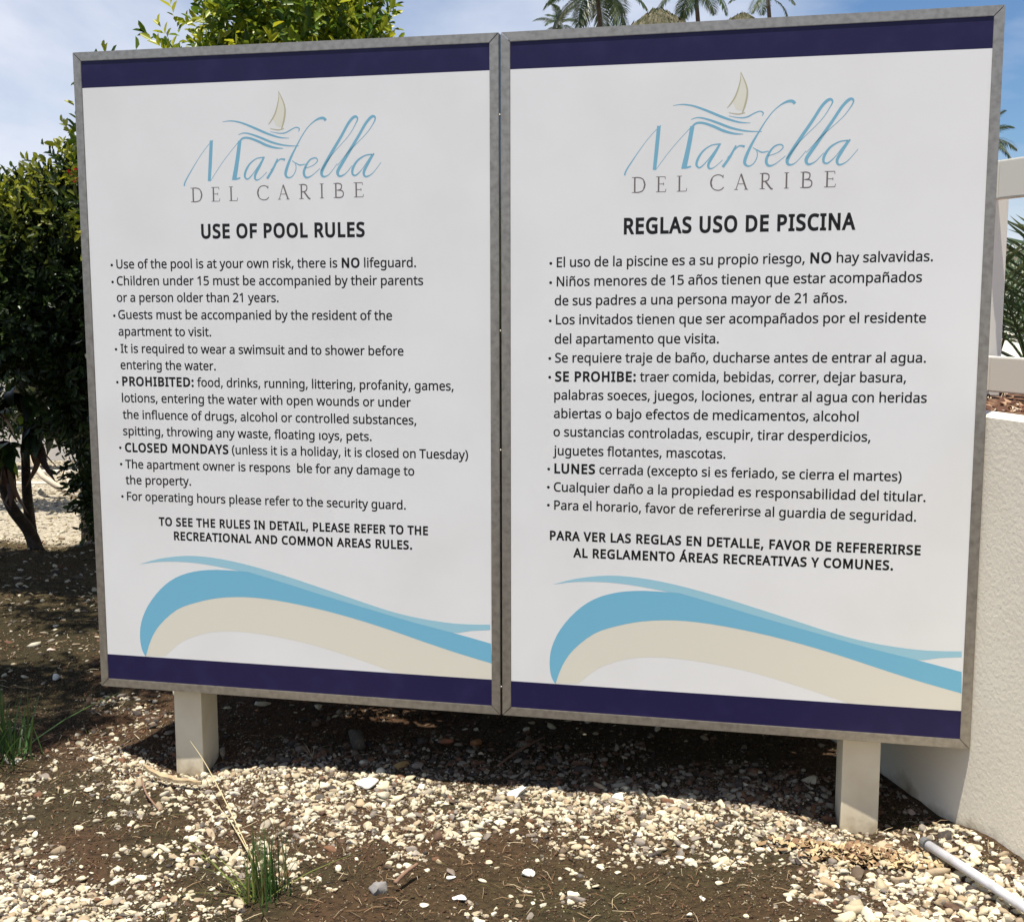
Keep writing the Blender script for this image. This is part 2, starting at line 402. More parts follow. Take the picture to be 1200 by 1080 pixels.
WH = (0.78, 0.76, 0.68)
stone(445, 1039, 34, .72, (0.21, 0.20, 0.19), 'smooth dark grey stone lying at the end of the short brown stick', flat=.6, rotz=.2)
stone(432, 919, 27, .75, WH, 'large bright white stone in the gravel midway between left post and centre', rotz=.5)
stone(604, 930, 30, .55, (0.8, 0.8, 0.76), 'largest white stone, angular, on the shadow edge below the centre joint', rotz=.6)
stone(494, 921, 15, .9, WH, 'upright white stone on the shadow edge left of the largest white one', flat=.9)
stone(538, 1044, 22, .55, (0.8, 0.79, 0.74), 'isolated white oblong stone on mossy soil right of the dark grey stone', rotz=-.3)
stone(620, 1012, 22, .5, WH, 'knobbly white stone alone on the mossy soil in the middle foreground', rotz=.5)
stone(529, 1019, 12, .9, WH, 'small rounded white stone beside the flat brown stone', rotz=.5)
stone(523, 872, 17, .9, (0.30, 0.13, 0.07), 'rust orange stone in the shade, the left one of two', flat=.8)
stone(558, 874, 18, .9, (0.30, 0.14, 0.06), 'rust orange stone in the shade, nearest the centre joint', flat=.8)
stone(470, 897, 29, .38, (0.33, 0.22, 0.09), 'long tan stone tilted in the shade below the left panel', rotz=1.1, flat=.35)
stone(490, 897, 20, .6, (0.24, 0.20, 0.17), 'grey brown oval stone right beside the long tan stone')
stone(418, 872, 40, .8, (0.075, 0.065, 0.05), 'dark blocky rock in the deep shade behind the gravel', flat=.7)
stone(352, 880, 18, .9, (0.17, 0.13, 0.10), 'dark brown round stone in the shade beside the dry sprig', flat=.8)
stone(232, 994, 20, .8, (0.20, 0.14, 0.11), 'brown rounded pebble left of the grass tuft base')
stone(488, 988, 17, .9, (0.36, 0.32, 0.27), 'grey tan round pebble on mossy soil above the stick')
stone(530, 1013, 22, .6, (0.20, 0.16, 0.13), 'flat brown stone half sunk in soil right of the stick', flat=.35)
stone(298, 1012, 13, .9, (0.80, 0.79, 0.76), 'bright white stone caught among the grass blades', flat=.9)
stone(722, 936, 22, .7, WH, 'pale stone capping the gravel edge halfway to the right post')
stone(650, 925, 13, .8, (0.30, 0.24, 0.16), 'brown pebble standing on the shadow edge right of centre', flat=.8)
stone(736, 951, 16, .8, (0.36, 0.27, 0.20), 'tan pebble in the bright gravel halfway to the right post')
stone(1144, 1007, 22, .7, (0.74, 0.68, 0.52), 'cream stone lying against the foot of the white wall, above the pipe')
stone(1168, 1030, 22, .6, (0.68, 0.60, 0.45), 'cream oblong stone between the pipe and the wall')
stone(1140, 1062, 17, .8, (0.14, 0.12, 0.12), 'dark stone among cream pebbles below the pipe')
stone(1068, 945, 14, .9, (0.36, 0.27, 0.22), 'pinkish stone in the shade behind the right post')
stone(66, 795, 14, .9, WH, 'pale upright stone on dark soil just left of the sign', flat=1.0)
stone(60, 764, 12, .7, (0.72, 0.56, 0.46), 'pinkish white stone on sunlit brown soil left of the sign')
big = []
lab = 'pale limestone lump, larger than the chips around it, in the foreground gravel'
rb = np.random.default_rng(21)
tries = 0
taken = [(445, 1039), (432, 919), (604, 930), (538, 1044), (620, 1012), (300, 1030)]
while len(big) < 80 and tries < 6000:
    tries += 1
    u = rb.uniform(5, 1190); v = rb.uniform(905, 1076)
    p = on_ground(u, v, 0.02)
    if wall_side(p[0], p[1]) > -0.05: continue
    if rb.random() > float(density(np.array([p[0]]), np.array([p[1]]))[0]) + 0.06: continue
    if v < 905 + 45 * u / 1000 + 8: continue
    if any((u - a_) ** 2 + (v - b_) ** 2 < 20 ** 2 for a_, b_ in taken): continue
    if 920 < u < 1110 and v < 1030: continue
    taken.append((u, v)); big.append((u, v))
    colr = PAL[rb.choice([0, 1, 3, 3, 6, 2])] * rb.uniform(.95, 1.15)
    stone(u, v, rb.uniform(10, 15) * (1.25 if (u > 1000 or u < 160) and v > 1000 else 1), rb.uniform(.6, .95), colr, lab, 'pale limestone lumps in the foreground gravel', flat=rb.uniform(.4, .65))

# ------------------------------------------------------------------ dry litter: slivers of grass, twigs, roots
def slivers(n, x0, x1, y0, y1, r, L0, L1, w, palette, keep=None):
    x = r.uniform(x0, x1, n); y = r.uniform(y0, y1, n)
    if keep is not None:
        k = keep(x, y); x, y = x[k], y[k]; n = len(x)
    Ln = r.uniform(L0, L1, n); an = r.random(n) * 6.283; bend = r.normal(0, 0.25, n)
    dx, dy = np.cos(an), np.sin(an); px, py = -dy, dx
    V = np.zeros((n, 6, 3)); wz = r.uniform(0.002, 0.012, n)
    for i, t in enumerate((-0.5, 0.0, 0.5)):
        cx_ = x + dx * Ln * t + px * bend * Ln * (0.25 - t * t) * 1.5; cy_ = y + dy * Ln * t + py * bend * Ln * (0.25 - t * t) * 1.5
        zz = gz(cx_, cy_) + 0.003 + wz * (1 if i == 1 else r.random(n))
        ww = w * (1 if i == 1 else 0.55)
        V[:, 2 * i] = np.stack([cx_ + px * ww, cy_ + py * ww, zz], 1); V[:, 2 * i + 1] = np.stack([cx_ - px * ww, cy_ - py * ww, zz + ww * 0.8], 1)
    f = np.array([[0, 1, 3, 2], [2, 3, 5, 4]])
    F_ = (f[None] + (np.arange(n) * 6)[:, None, None]).reshape(-1, 4)
    col = np.array(palette)[r.integers(0, len(palette), n)] * r.uniform(0.8, 1.15, (n, 1))
    return V.reshape(-1, 3), F_, np.repeat(col, 6, 0)
M_litter = mat('dry_plant_fibre', rough=0.9, spec=0.1, attr=True)
kk = lambda x, y: (wall_side(x, y) < -0.02) & (r.random(len(x)) < 1.0 - 0.75 * density(x, y))
A_ = slivers(5200, -1.9, 1.5, -1.1, 0.3, r, 0.012, 0.05, 0.0007, [(0.28, 0.19, 0.11), (0.16, 0.09, 0.05), (0.42, 0.34, 0.22), (0.12, 0.06, 0.035), (0.09, 0.085, 0.03)], kk)
B_ = slivers(1500, -4.2, -1.2, 0.0, 3.0, r, 0.02, 0.07, 0.0009, [(0.30, 0.22, 0.13), (0.16, 0.09, 0.05), (0.45, 0.38, 0.26)])
V = np.concatenate([A_[0], B_[0]]); F_ = np.concatenate([A_[1], B_[1] + len(A_[0])]); C_ = np.concatenate([A_[2], B_[2]])
stuff(obj('dry_litter', new_mesh('dry_litter', V, F_, M_litter, cols=C_)), 'thin dry grass and root litter strewn over the brown soil', 'litter')

# crumpled dead leaves heaped in front of the right post
def leaf_bits(n, cx, cy, sx, sy, ang, r, size, palette, hz):
    x = r.normal(0, sx, n); y = r.normal(0, sy, n)
    X_ = cx + x * math.cos(ang) - y * math.sin(ang); Y_ = cy + x * math.sin(ang) + y * math.cos(ang)
    hgt = hz * np.exp(-(x / sx) ** 2 / 2 - (y / sy) ** 2 / 2) * r.random(n)
    f1 = np.array([[0, 1, 2], [0, 2, 3], [0, 3, 4], [0, 4, 5]])
    V = np.zeros((n, 6, 3)); S_ = size * r.uniform(0.5, 1.3, n)
    for i, th in enumerate((0, 1.0, 2.1, 3.3, 4.3, 5.3)):
        th = th + r.normal(0, .2, n)
        V[:, i] = np.stack([np.cos(th) * S_, np.sin(th) * S_ * 0.6, r.normal(0, .35, n) * S_], 1)
    an = r.random(n) * 6.28; ca, sa = np.cos(an)[:, None], np.sin(an)[:, None]
    V = np.stack([V[..., 0] * ca - V[..., 1] * sa, V[..., 0] * sa + V[..., 1] * ca, V[..., 2]], -1)
    V += np.stack([X_, Y_, gz(X_, Y_) + 0.008 + hgt], 1)[:, None, :]
    col = np.array(palette)[r.integers(0, len(palette), n)] * r.uniform(.8, 1.15, (n, 1))
    return V.reshape(-1, 3), (f1[None] + (np.arange(n) * 6)[:, None, None]).reshape(-1, 3), np.repeat(col, 6, 0)
pl_ = on_ground(1000, 993, 0.03)
DL = [(0.42, 0.32, 0.18), (0.30, 0.20, 0.11), (0.50, 0.40, 0.25), (0.20, 0.12, 0.07)]
M_dead = mat('dead_leaf', rough=0.9, spec=0.15, attr=True)
V, F_, C_ = leaf_bits(520, pl_[0], pl_[1], 0.085, 0.022, -0.18, r, 0.012, DL, 0.018)
stuff(obj('dead_leaves', new_mesh('dead_leaves', V, F_, M_dead, cols=C_)), 'crumpled tan dead leaves heaped in front of the right post', 'dead leaves')

# lettering outlines and artwork of the sign, in metres on the panel
GLYPHS = {
  'A': [639, [[545, 0, 459, 221, 176, 221, 91, 0, 0, 0, 279, 717, 360, 717, 638, 0], [352, 517, 342, 546, 328, 589, 318, 624, 307, 583, 296, 546, 287, 517, 206, 301, 432, 301]]],
  'B': [650, [[301, 714, 383, 710, 451, 696, 503, 674, 542, 642, 564, 596, 572, 537, 570, 510, 565, 485, 556, 462, 537, 433, 510, 408, 489, 396, 464, 386, 436, 379, 436, 374, 517, 348, 540, 334, 559, 316, 575, 294, 587, 268, 594, 238, 596, 203, 593, 162, 583, 125, 566, 92, 543, 65, 515, 42, 480, 23, 441, 10, 397, 3, 348, 0, 97, 0, 97, 714], [319, 410, 374, 413, 416, 423, 445, 439, 464, 462, 475, 492, 479, 527, 474, 563, 461, 591, 437, 611, 404, 626, 360, 634, 305, 637, 187, 637, 187, 410], [187, 335, 187, 76, 331, 76, 388, 80, 432, 92, 463, 113, 484, 140, 496, 173, 500, 210, 496, 245, 483, 276, 461, 301, 428, 319, 400, 328, 365, 333, 324, 335]]],
  'C': [632, [[403, 645, 366, 643, 332, 636, 300, 625, 271, 610, 245, 591, 222, 568, 202, 542, 186, 511, 173, 477, 164, 440, 158, 400, 156, 357, 159, 301, 168, 250, 183, 204, 205, 164, 232, 131, 265, 104, 305, 85, 350, 73, 402, 69, 491, 77, 573, 97, 573, 19, 490, -3, 389, -10, 320, -5, 260, 10, 207, 35, 162, 69, 126, 112, 97, 163, 77, 222, 65, 287, 61, 358, 64, 410, 71, 460, 83, 506, 101, 549, 123, 587, 149, 622, 181, 652, 217, 677, 257, 698, 302, 712, 351, 721, 404, 724, 510, 713, 601, 682, 565, 606, 491, 633]]],
  'D': [730, [[669, 364, 664, 288, 649, 221, 624, 163, 591, 113, 548, 73, 497, 41, 438, 18, 371, 5, 296, 0, 97, 0, 97, 714, 317, 714, 386, 710, 448, 696, 504, 674, 553, 643, 593, 604, 626, 556, 650, 501, 664, 436], [574, 361, 570, 421, 560, 473, 542, 517, 518, 554, 488, 584, 450, 607, 407, 624, 358, 634, 304, 637, 187, 637, 187, 77, 284, 77, 373, 85, 445, 109, 501, 148, 542, 204, 566, 275]]],
  'E': [556, [[496, 0, 97, 0, 97, 714, 496, 714, 496, 635, 187, 635, 187, 412, 478, 412, 478, 334, 187, 334, 187, 79, 496, 79]]],
  'F': [519, [[187, 0, 97, 0, 97, 714, 496, 714, 496, 635, 187, 635, 187, 382, 477, 382, 477, 303, 187, 303]]],
  'G': [728, [[407, 377, 654, 377, 654, 27, 537, -1, 403, -10, 333, -5, 271, 10, 216, 34, 169, 68, 131, 111, 100, 161, 79, 220, 65, 285, 61, 357, 66, 428, 81, 493, 105, 551, 139, 602, 181, 644, 231, 678, 290, 704, 357, 719, 431, 724, 544, 713, 644, 682, 610, 604, 524, 633, 426, 645, 372, 641, 323, 629, 280, 610, 243, 583, 212, 550, 187, 510, 169, 465, 159, 414, 155, 357, 158, 302, 167, 252, 182, 206, 204, 166, 233, 132, 269, 104, 312, 84, 364, 72, 424, 68, 504, 73, 564, 85, 564, 297, 407, 297]]],
  'H': [741, [[643, 0, 553, 0, 553, 333, 187, 333, 187, 0, 97, 0, 97, 714, 187, 714, 187, 412, 553, 412, 553, 714, 643, 714]]],
  'I': [339, [[298, 0, 40, 0, 40, 52, 124, 71, 124, 642, 40, 662, 40, 714, 298, 714, 298, 662, 214, 642, 214, 71, 298, 52]]],
  'J': [273, [[-4, -190, -46, -186, -78, -177, -78, -101, -44, -108, -6, -111, 42, -101, 62, -87, 78, -66, 88, -36, 92, 4, 92, 714, 182, 714, 182, 11, 179, -32, 172, -70, 159, -102, 142, -130, 120, -152, 94, -168, 64, -180, 32, -188]]],
  'L': [524, [[97, 0, 97, 714, 187, 714, 187, 80, 499, 80, 499, 0]]],
  'M': [907, [[412, 0, 177, 626, 173, 626, 176, 575, 179, 507, 180, 433, 180, 0, 97, 0, 97, 714, 230, 714, 450, 129, 454, 129, 678, 714, 810, 714, 810, 0, 721, 0, 721, 439, 722, 508, 725, 573, 728, 625, 724, 625, 486, 0]]],
  'N': [760, [[663, 0, 558, 0, 176, 593, 172, 593, 175, 538, 178, 471, 180, 399, 180, 0, 97, 0, 97, 714, 201, 714, 582, 123, 586, 123, 583, 171, 580, 241, 579, 311, 579, 714, 663, 714]]],
  'O': [781, [[720, 358, 718, 304, 711, 254, 699, 207, 683, 165, 662, 126, 636, 91, 607, 61, 572, 36, 533, 16, 490, 2, 443, -7, 391, -10, 337, -7, 289, 2, 245, 16, 206, 37, 172, 62, 142, 91, 117, 126, 97, 165, 81, 208, 70, 255, 63, 305, 61, 359, 65, 429, 77, 493, 97, 551, 125, 602, 162, 644, 206, 679, 260, 705, 322, 720, 392, 725, 460, 720, 520, 705, 572, 679, 617, 645, 654, 602, 682, 551, 703, 493, 716, 429], [156, 358, 159, 301, 167, 249, 181, 203, 201, 163, 227, 130, 258, 103, 297, 84, 341, 72, 391, 68, 442, 72, 486, 84, 523, 103, 555, 130, 580, 163, 600, 203, 614, 249, 622, 301, 625, 358, 619, 441, 600, 512, 569, 569, 524, 612, 465, 637, 392, 646, 341, 642, 297, 631, 258, 611, 227, 585, 201, 552, 181, 512, 167, 467, 159, 415]]],
  'P': [605, [[286, 714, 371, 708, 439, 690, 490, 659, 526, 617, 547, 566, 554, 504, 539, 419, 528, 393, 512, 369, 492, 347, 468, 327, 438, 310, 404, 296, 365, 286, 320, 280, 269, 278, 187, 278, 187, 0, 97, 0, 97, 714], [278, 637, 187, 637, 187, 355, 259, 355, 302, 357, 339, 361, 372, 369, 399, 381, 422, 397, 439, 416, 451, 440, 459, 468, 461, 500, 456, 542, 441, 576, 417, 603, 382, 622, 336, 633]]],
  'Q': [781, [[720, 358, 717, 302, 710, 249, 697, 200, 678, 155, 655, 115, 627, 80, 594, 50, 555, 26, 512, 8, 683, -170, 554, -170, 416, -9, 403, -9, 391, -10, 337, -7, 289, 2, 245, 16, 206, 37, 172, 62, 142, 91, 117, 126, 97, 165, 81, 208, 70, 255, 63, 305, 61, 359, 65, 429, 77, 493, 97, 551, 125, 602, 162, 644, 206, 679, 260, 705, 322, 720, 392, 725, 460, 720, 520, 705, 572, 679, 617, 645, 654, 602, 682, 551, 703, 493, 716, 429], [156, 358, 159, 301, 167, 249, 181, 203, 201, 163, 227, 130, 258, 103, 297, 84, 341, 72, 391, 68, 442, 72, 486, 84, 523, 103, 555, 130, 580, 163, 600, 203, 614, 249, 622, 301, 625, 358, 619, 441, 600, 512, 569, 569, 524, 612, 465, 637, 392, 646, 341, 642, 297, 631, 258, 611, 227, 585, 201, 552, 181, 512, 167, 467, 159, 415]]],
  'R': [622, [[294, 714, 350, 711, 399, 704, 440, 691, 476, 674, 504, 651, 526, 624, 542, 591, 551, 554, 554, 511, 552, 475, 545, 443, 533, 416, 518, 392, 500, 372, 479, 355, 411, 320, 607, 0, 502, 0, 329, 295, 187, 295, 187, 0, 97, 0, 97, 714], [289, 636, 187, 636, 187, 371, 294, 371, 347, 375, 389, 386, 421, 405, 443, 432, 457, 466, 461, 507, 459, 536, 453, 561, 442, 582, 419, 606, 386, 623, 358, 630, 326, 635]]],
  'S': [549, [[502, 191, 499, 150, 488, 114, 471, 82, 447, 55, 418, 32, 382, 14, 342, 1, 297, -7, 247, -10, 171, -6, 104, 5, 51, 24, 51, 110, 140, 81, 251, 68, 284, 70, 314, 74, 340, 82, 371, 99, 394, 122, 408, 150, 412, 183, 408, 215, 397, 242, 377, 265, 345, 286, 244, 330, 163, 366, 106, 411, 71, 468, 60, 542, 63, 578, 73, 611, 89, 639, 111, 664, 138, 685, 169, 702, 206, 714, 245, 722, 288, 724, 396, 713, 485, 684, 457, 607, 376, 634, 286, 645, 258, 644, 233, 639, 211, 632, 185, 616, 166, 595, 155, 570, 151, 541, 155, 508, 166, 481, 186, 458, 215, 438, 307, 397, 413, 347, 440, 329, 462, 307, 479, 284, 492, 257, 499, 226]]],
  'T': [556, [[323, 0, 233, 0, 233, 635, 10, 635, 10, 714, 545, 714, 545, 635, 323, 635]]],
  'U': [731, [[640, 252, 637, 204, 627, 160, 610, 118, 586, 82, 556, 50, 518, 24, 474, 5, 422, -6, 362, -10, 280, -2, 213, 22, 159, 62, 121, 116, 98, 180, 90, 254, 90, 714, 180, 714, 180, 251, 185, 197, 201, 152, 226, 116, 263, 89, 310, 73, 367, 68, 408, 71, 443, 78, 472, 91, 497, 109, 517, 131, 532, 156, 543, 186, 549, 217, 551, 252, 551, 714, 640, 714]]],
  'V': [600, [[600, 714, 345, 0, 255, 0, 0, 714, 94, 714, 255, 256, 274, 200, 288, 148, 300, 100, 311, 149, 326, 201, 345, 258, 505, 714]]],
  'W': [930, [[917, 714, 727, 0, 636, 0, 497, 468, 485, 511, 474, 553, 465, 587, 461, 609, 457, 587, 450, 553, 439, 510, 427, 465, 292, 0, 201, 0, 12, 714, 106, 714, 217, 278, 228, 232, 237, 188, 245, 147, 251, 108, 257, 149, 266, 192, 277, 238, 289, 283, 415, 714, 508, 714, 639, 280, 652, 233, 663, 188, 671, 145, 678, 108, 686, 160, 698, 218, 713, 279, 823, 714]]],
  'Y': [566, [[283, 363, 469, 714, 566, 714, 328, 277, 328, 0, 238, 0, 238, 273, 0, 714, 98, 714]]],
  'a': [561, [[288, 545, 348, 540, 396, 526, 433, 502, 459, 468, 475, 422, 480, 365, 480, 0, 416, 0, 399, 76, 395, 76, 347, 27, 291, -1, 215, -10, 184, -8, 155, -2, 128, 7, 105, 20, 84, 38, 68, 59, 56, 85, 48, 115, 46, 149, 53, 198, 74, 239, 109, 272, 159, 297, 223, 313, 303, 320, 394, 323, 394, 355, 391, 395, 381, 426, 365, 448, 343, 462, 316, 471, 283, 474, 203, 461, 132, 433, 105, 499, 188, 531], [314, 259, 254, 254, 208, 243, 175, 227, 154, 206, 141, 179, 137, 148, 144, 109, 164, 82, 196, 66, 235, 61, 278, 65, 315, 78, 348, 98, 373, 128, 388, 166, 393, 214, 393, 262]]],
  'b': [615, [[173, 575, 171, 511, 168, 465, 173, 465, 190, 486, 211, 505, 236, 522, 265, 535, 300, 542, 339, 545, 401, 537, 455, 514, 499, 475, 533, 422, 553, 352, 560, 268, 557, 210, 548, 159, 532, 114, 512, 76, 486, 45, 455, 21, 420, 4, 381, -7, 339, -10, 300, -7, 265, 0, 236, 13, 211, 29, 190, 48, 173, 68, 166, 68, 148, 0, 85, 0, 85, 760, 173, 760], [324, 472, 289, 470, 259, 462, 234, 450, 214, 434, 198, 412, 187, 384, 179, 352, 175, 314, 173, 271, 173, 267, 177, 206, 187, 156, 205, 115, 233, 86, 273, 69, 326, 63, 370, 69, 406, 87, 433, 116, 453, 157, 465, 208, 469, 269, 465, 331, 453, 381, 433, 421, 406, 449, 369, 466]]],
  'c': [480, [[300, -10, 254, -7, 212, 3, 173, 19, 139, 42, 110, 72, 86, 109, 69, 153, 58, 205, 55, 265, 59, 327, 70, 381, 88, 426, 113, 464, 142, 494, 177, 517, 217, 533, 260, 543, 306, 546, 385, 537, 447, 517, 420, 444, 364, 461, 304, 469, 270, 466, 240, 459, 215, 446, 194, 428, 176, 406, 163, 378, 154, 346, 148, 308, 146, 266, 148, 225, 154, 189, 163, 157, 176, 129, 193, 107, 214, 89, 239, 76, 267, 69, 299, 66, 376, 75, 438, 97, 438, 19, 378, -2]]],
  'd': [615, [[275, -10, 213, -2, 159, 21, 115, 59, 82, 113, 62, 183, 55, 267, 62, 351, 82, 421, 115, 475, 160, 515, 214, 538, 276, 546, 349, 535, 403, 507, 442, 467, 448, 467, 444, 505, 442, 546, 442, 760, 530, 760, 530, 0, 459, 0, 446, 72, 442, 72, 403, 30, 349, 1], [289, 63, 340, 68, 380, 84, 408, 109, 428, 146, 439, 193, 443, 250, 443, 266, 439, 327, 428, 379, 410, 419, 382, 449, 341, 467, 288, 473, 245, 467, 209, 448, 181, 416, 162, 375, 150, 324, 146, 265, 150, 206, 162, 156, 181, 116, 209, 87, 245, 69]]],
  'e': [564, [[292, 546, 336, 543, 375, 533, 410, 516, 441, 493, 466, 465, 486, 431, 501, 393, 510, 351, 513, 304, 513, 251, 146, 251, 152, 195, 168, 149, 192, 112, 226, 86, 268, 70, 317, 65, 407, 74, 489, 102, 489, 25, 408, -1, 313, -10, 264, -7, 219, 4, 178, 21, 142, 45, 112, 76, 87, 113, 69, 158, 59, 208, 55, 264, 58, 320, 68, 370, 84, 415, 107, 454, 134, 486, 167, 512, 205, 531, 247, 542], [291, 474, 252, 469, 219, 456, 191, 433, 170, 403, 156, 365, 148, 321, 421, 321, 419, 350, 415, 377, 407, 401, 389, 431, 365, 454, 344, 465, 319, 472]]],
  'f': [344, [[332, 468, 197, 468, 197, 0, 109, 0, 109, 468, 15, 468, 15, 509, 109, 539, 109, 570, 111, 613, 118, 650, 129, 682, 145, 708, 165, 729, 189, 745, 217, 756, 248, 763, 283, 765, 341, 759, 387, 747, 364, 678, 327, 688, 284, 693, 246, 686, 218, 663, 207, 640, 199, 609, 197, 571, 197, 536, 332, 536]]],
  'g': [615, [[275, 546, 309, 544, 341, 537, 370, 526, 397, 510, 422, 490, 443, 465, 448, 465, 460, 536, 530, 536, 530, -9, 527, -57, 518, -99, 504, -136, 484, -168, 457, -194, 425, -214, 386, -228, 341, -237, 290, -240, 183, -231, 97, -206, 97, -125, 186, -156, 295, -167, 338, -162, 374, -149, 403, -126, 425, -96, 439, -59, 443, -16, 443, 5, 444, 40, 446, 71, 442, 71, 422, 46, 399, 26, 373, 10, 343, -1, 311, -8, 276, -10, 212, -2, 158, 22, 113, 63, 81, 118, 61, 186, 55, 267, 61, 346, 81, 414, 113, 470, 157, 512, 211, 538], [287, 472, 258, 469, 233, 461, 210, 448, 191, 430, 175, 406, 163, 378, 153, 345, 148, 308, 146, 266, 150, 205, 162, 155, 182, 114, 211, 85, 246, 68, 289, 62, 359, 72, 385, 86, 407, 105, 435, 163, 444, 246, 444, 267, 442, 313, 437, 352, 427, 385, 414, 412, 397, 434, 376, 451, 351, 463, 321, 470]]],
  'h': [618, [[173, 537, 171, 498, 168, 462, 174, 462, 217, 508, 275, 535, 341, 545, 382, 543, 418, 536, 449, 524, 476, 508, 498, 487, 515, 461, 527, 429, 535, 392, 537, 349, 537, 0, 450, 0, 450, 343, 447, 383, 437, 415, 421, 440, 398, 458, 368, 468, 330, 472, 293, 469, 262, 462, 236, 449, 215, 432, 199, 410, 187, 383, 179, 352, 175, 317, 173, 277, 173, 0, 85, 0, 85, 760, 173, 760]]],
  'i': [258, [[173, 536, 173, 0, 85, 0, 85, 536], [130, 737, 165, 723, 177, 706, 181, 681, 177, 656, 165, 639, 130, 625, 110, 628, 93, 639, 82, 656, 78, 681, 82, 706, 93, 723, 110, 734]]],
  'j': [258, [[22, -240, -22, -236, -55, -228, -55, -157, -24, -164, 11, -167, 40, -163, 64, -149, 80, -124, 85, -83, 85, 536, 173, 536, 173, -80, 171, -112, 166, -140, 157, -166, 137, -198, 108, -221, 84, -232, 55, -238], [78, 681, 82, 706, 93, 723, 110, 734, 130, 737, 165, 723, 177, 706, 181, 681, 177, 656, 165, 639, 130, 625, 110, 628, 93, 639, 82, 656]]],
  'l': [258, [[173, 0, 85, 0, 85, 760, 173, 760]]],
  'm': [935, [[673, 546, 729, 541, 774, 525, 809, 499, 834, 462, 849, 412, 854, 349, 854, 0, 767, 0, 767, 345, 764, 384, 755, 415, 740, 440, 720, 458, 692, 468, 658, 472, 611, 467, 574, 452, 546, 427, 528, 392, 517, 349, 513, 296, 513, 0, 426, 0, 426, 345, 414, 415, 399, 440, 378, 458, 350, 468, 316, 472, 283, 469, 254, 462, 231, 449, 212, 432, 197, 410, 186, 384, 179, 353, 174, 318, 173, 278, 173, 0, 85, 0, 85, 536, 156, 536, 169, 463, 174, 463, 215, 509, 270, 537, 332, 546, 371, 544, 406, 536, 435, 524, 461, 507, 481, 484, 496, 456, 501, 456, 521, 484, 546, 507, 574, 524, 606, 536, 639, 544]]],
  'n': [618, [[343, 546, 402, 541, 450, 525, 488, 499, 515, 462, 532, 412, 537, 349, 537, 0, 450, 0, 450, 343, 447, 383, 437, 415, 421, 440, 398, 458, 368, 468, 330, 472, 277, 466, 236, 450, 207, 422, 188, 384, 177, 336, 173, 278, 173, 0, 85, 0, 85, 536, 156, 536, 169, 463, 174, 463, 218, 509, 277, 537]]],
  'o': [605, [[551, 269, 549, 226, 543, 187, 533, 150, 520, 118, 503, 89, 483, 63, 460, 41, 434, 23, 405, 8, 372, -2, 338, -8, 301, -10, 267, -8, 234, -2, 203, 8, 174, 23, 148, 41, 125, 63, 105, 89, 87, 118, 73, 150, 63, 187, 57, 226, 55, 269, 58, 325, 68, 375, 85, 419, 108, 457, 137, 489, 171, 513, 211, 532, 255, 542, 304, 546, 351, 542, 394, 532, 432, 513, 467, 489, 496, 457, 519, 419, 537, 375, 547, 325], [146, 269, 148, 229, 153, 192, 163, 159, 176, 131, 193, 107, 214, 88, 239, 74, 269, 66, 303, 63, 337, 66, 367, 74, 392, 88, 413, 107, 430, 131, 443, 159, 453, 192, 458, 229, 460, 269, 458, 310, 452, 346, 443, 378, 430, 406, 413, 429, 391, 447, 366, 461, 336, 469, 302, 472, 252, 466, 213, 448, 183, 418, 162, 377, 150, 328]]],
  'p': [615, [[340, 546, 402, 538, 455, 515, 499, 477, 533, 423, 553, 354, 560, 269, 557, 211, 548, 160, 532, 115, 512, 77, 486, 46, 455, 21, 421, 4, 382, -6, 339, -10, 266, 1, 211, 29, 173, 68, 167, 68, 171, 25, 173, -20, 173, -240, 85, -240, 85, 536, 157, 536, 169, 463, 173, 463, 211, 505, 265, 535], [324, 472, 290, 470, 261, 463, 237, 451, 217, 436, 201, 415, 189, 390, 181, 360, 175, 326, 173, 286, 173, 269, 175, 227, 179, 190, 187, 157, 198, 129, 214, 105, 234, 87, 260, 74, 290, 66, 326, 63, 357, 66, 384, 75, 406, 90, 426, 110, 441, 135, 453, 163, 462, 196, 467, 231, 469, 270, 465, 327, 453, 376, 433, 417, 406, 448, 369, 466]]],
  'q': [615, [[442, -11, 443, 31, 447, 72, 441, 72, 424, 50, 403, 31, 377, 14, 348, 1, 313, -7, 273, -10, 212, -2, 160, 21, 115, 59, 82, 113, 62, 183, 55, 267, 58, 325, 67, 376, 83, 421, 104, 459, 130, 490, 161, 514, 196, 532, 234, 542, 276, 546, 315, 543, 350, 535, 379, 522, 404, 505, 425, 485, 443, 463, 447, 463, 460, 536, 530, 536, 530, -240, 442, -240], [290, 63, 324, 65, 354, 72, 378, 83, 399, 99, 415, 119, 427, 144, 435, 174, 441, 209, 443, 248, 443, 266, 439, 328, 428, 380, 409, 420, 380, 450, 340, 467, 288, 473, 244, 467, 208, 448, 181, 416, 162, 375, 150, 324, 146, 265, 150, 206, 162, 157, 181, 116, 209, 87, 245, 69]]],
  'r': [413, [[335, 546, 367, 544, 398, 540, 387, 459, 358, 464, 329, 466, 270, 453, 220, 416, 185, 360, 173, 286, 173, 0, 85, 0, 85, 536, 157, 536, 167, 438, 171, 438, 212, 492, 267, 531, 299, 542]]],
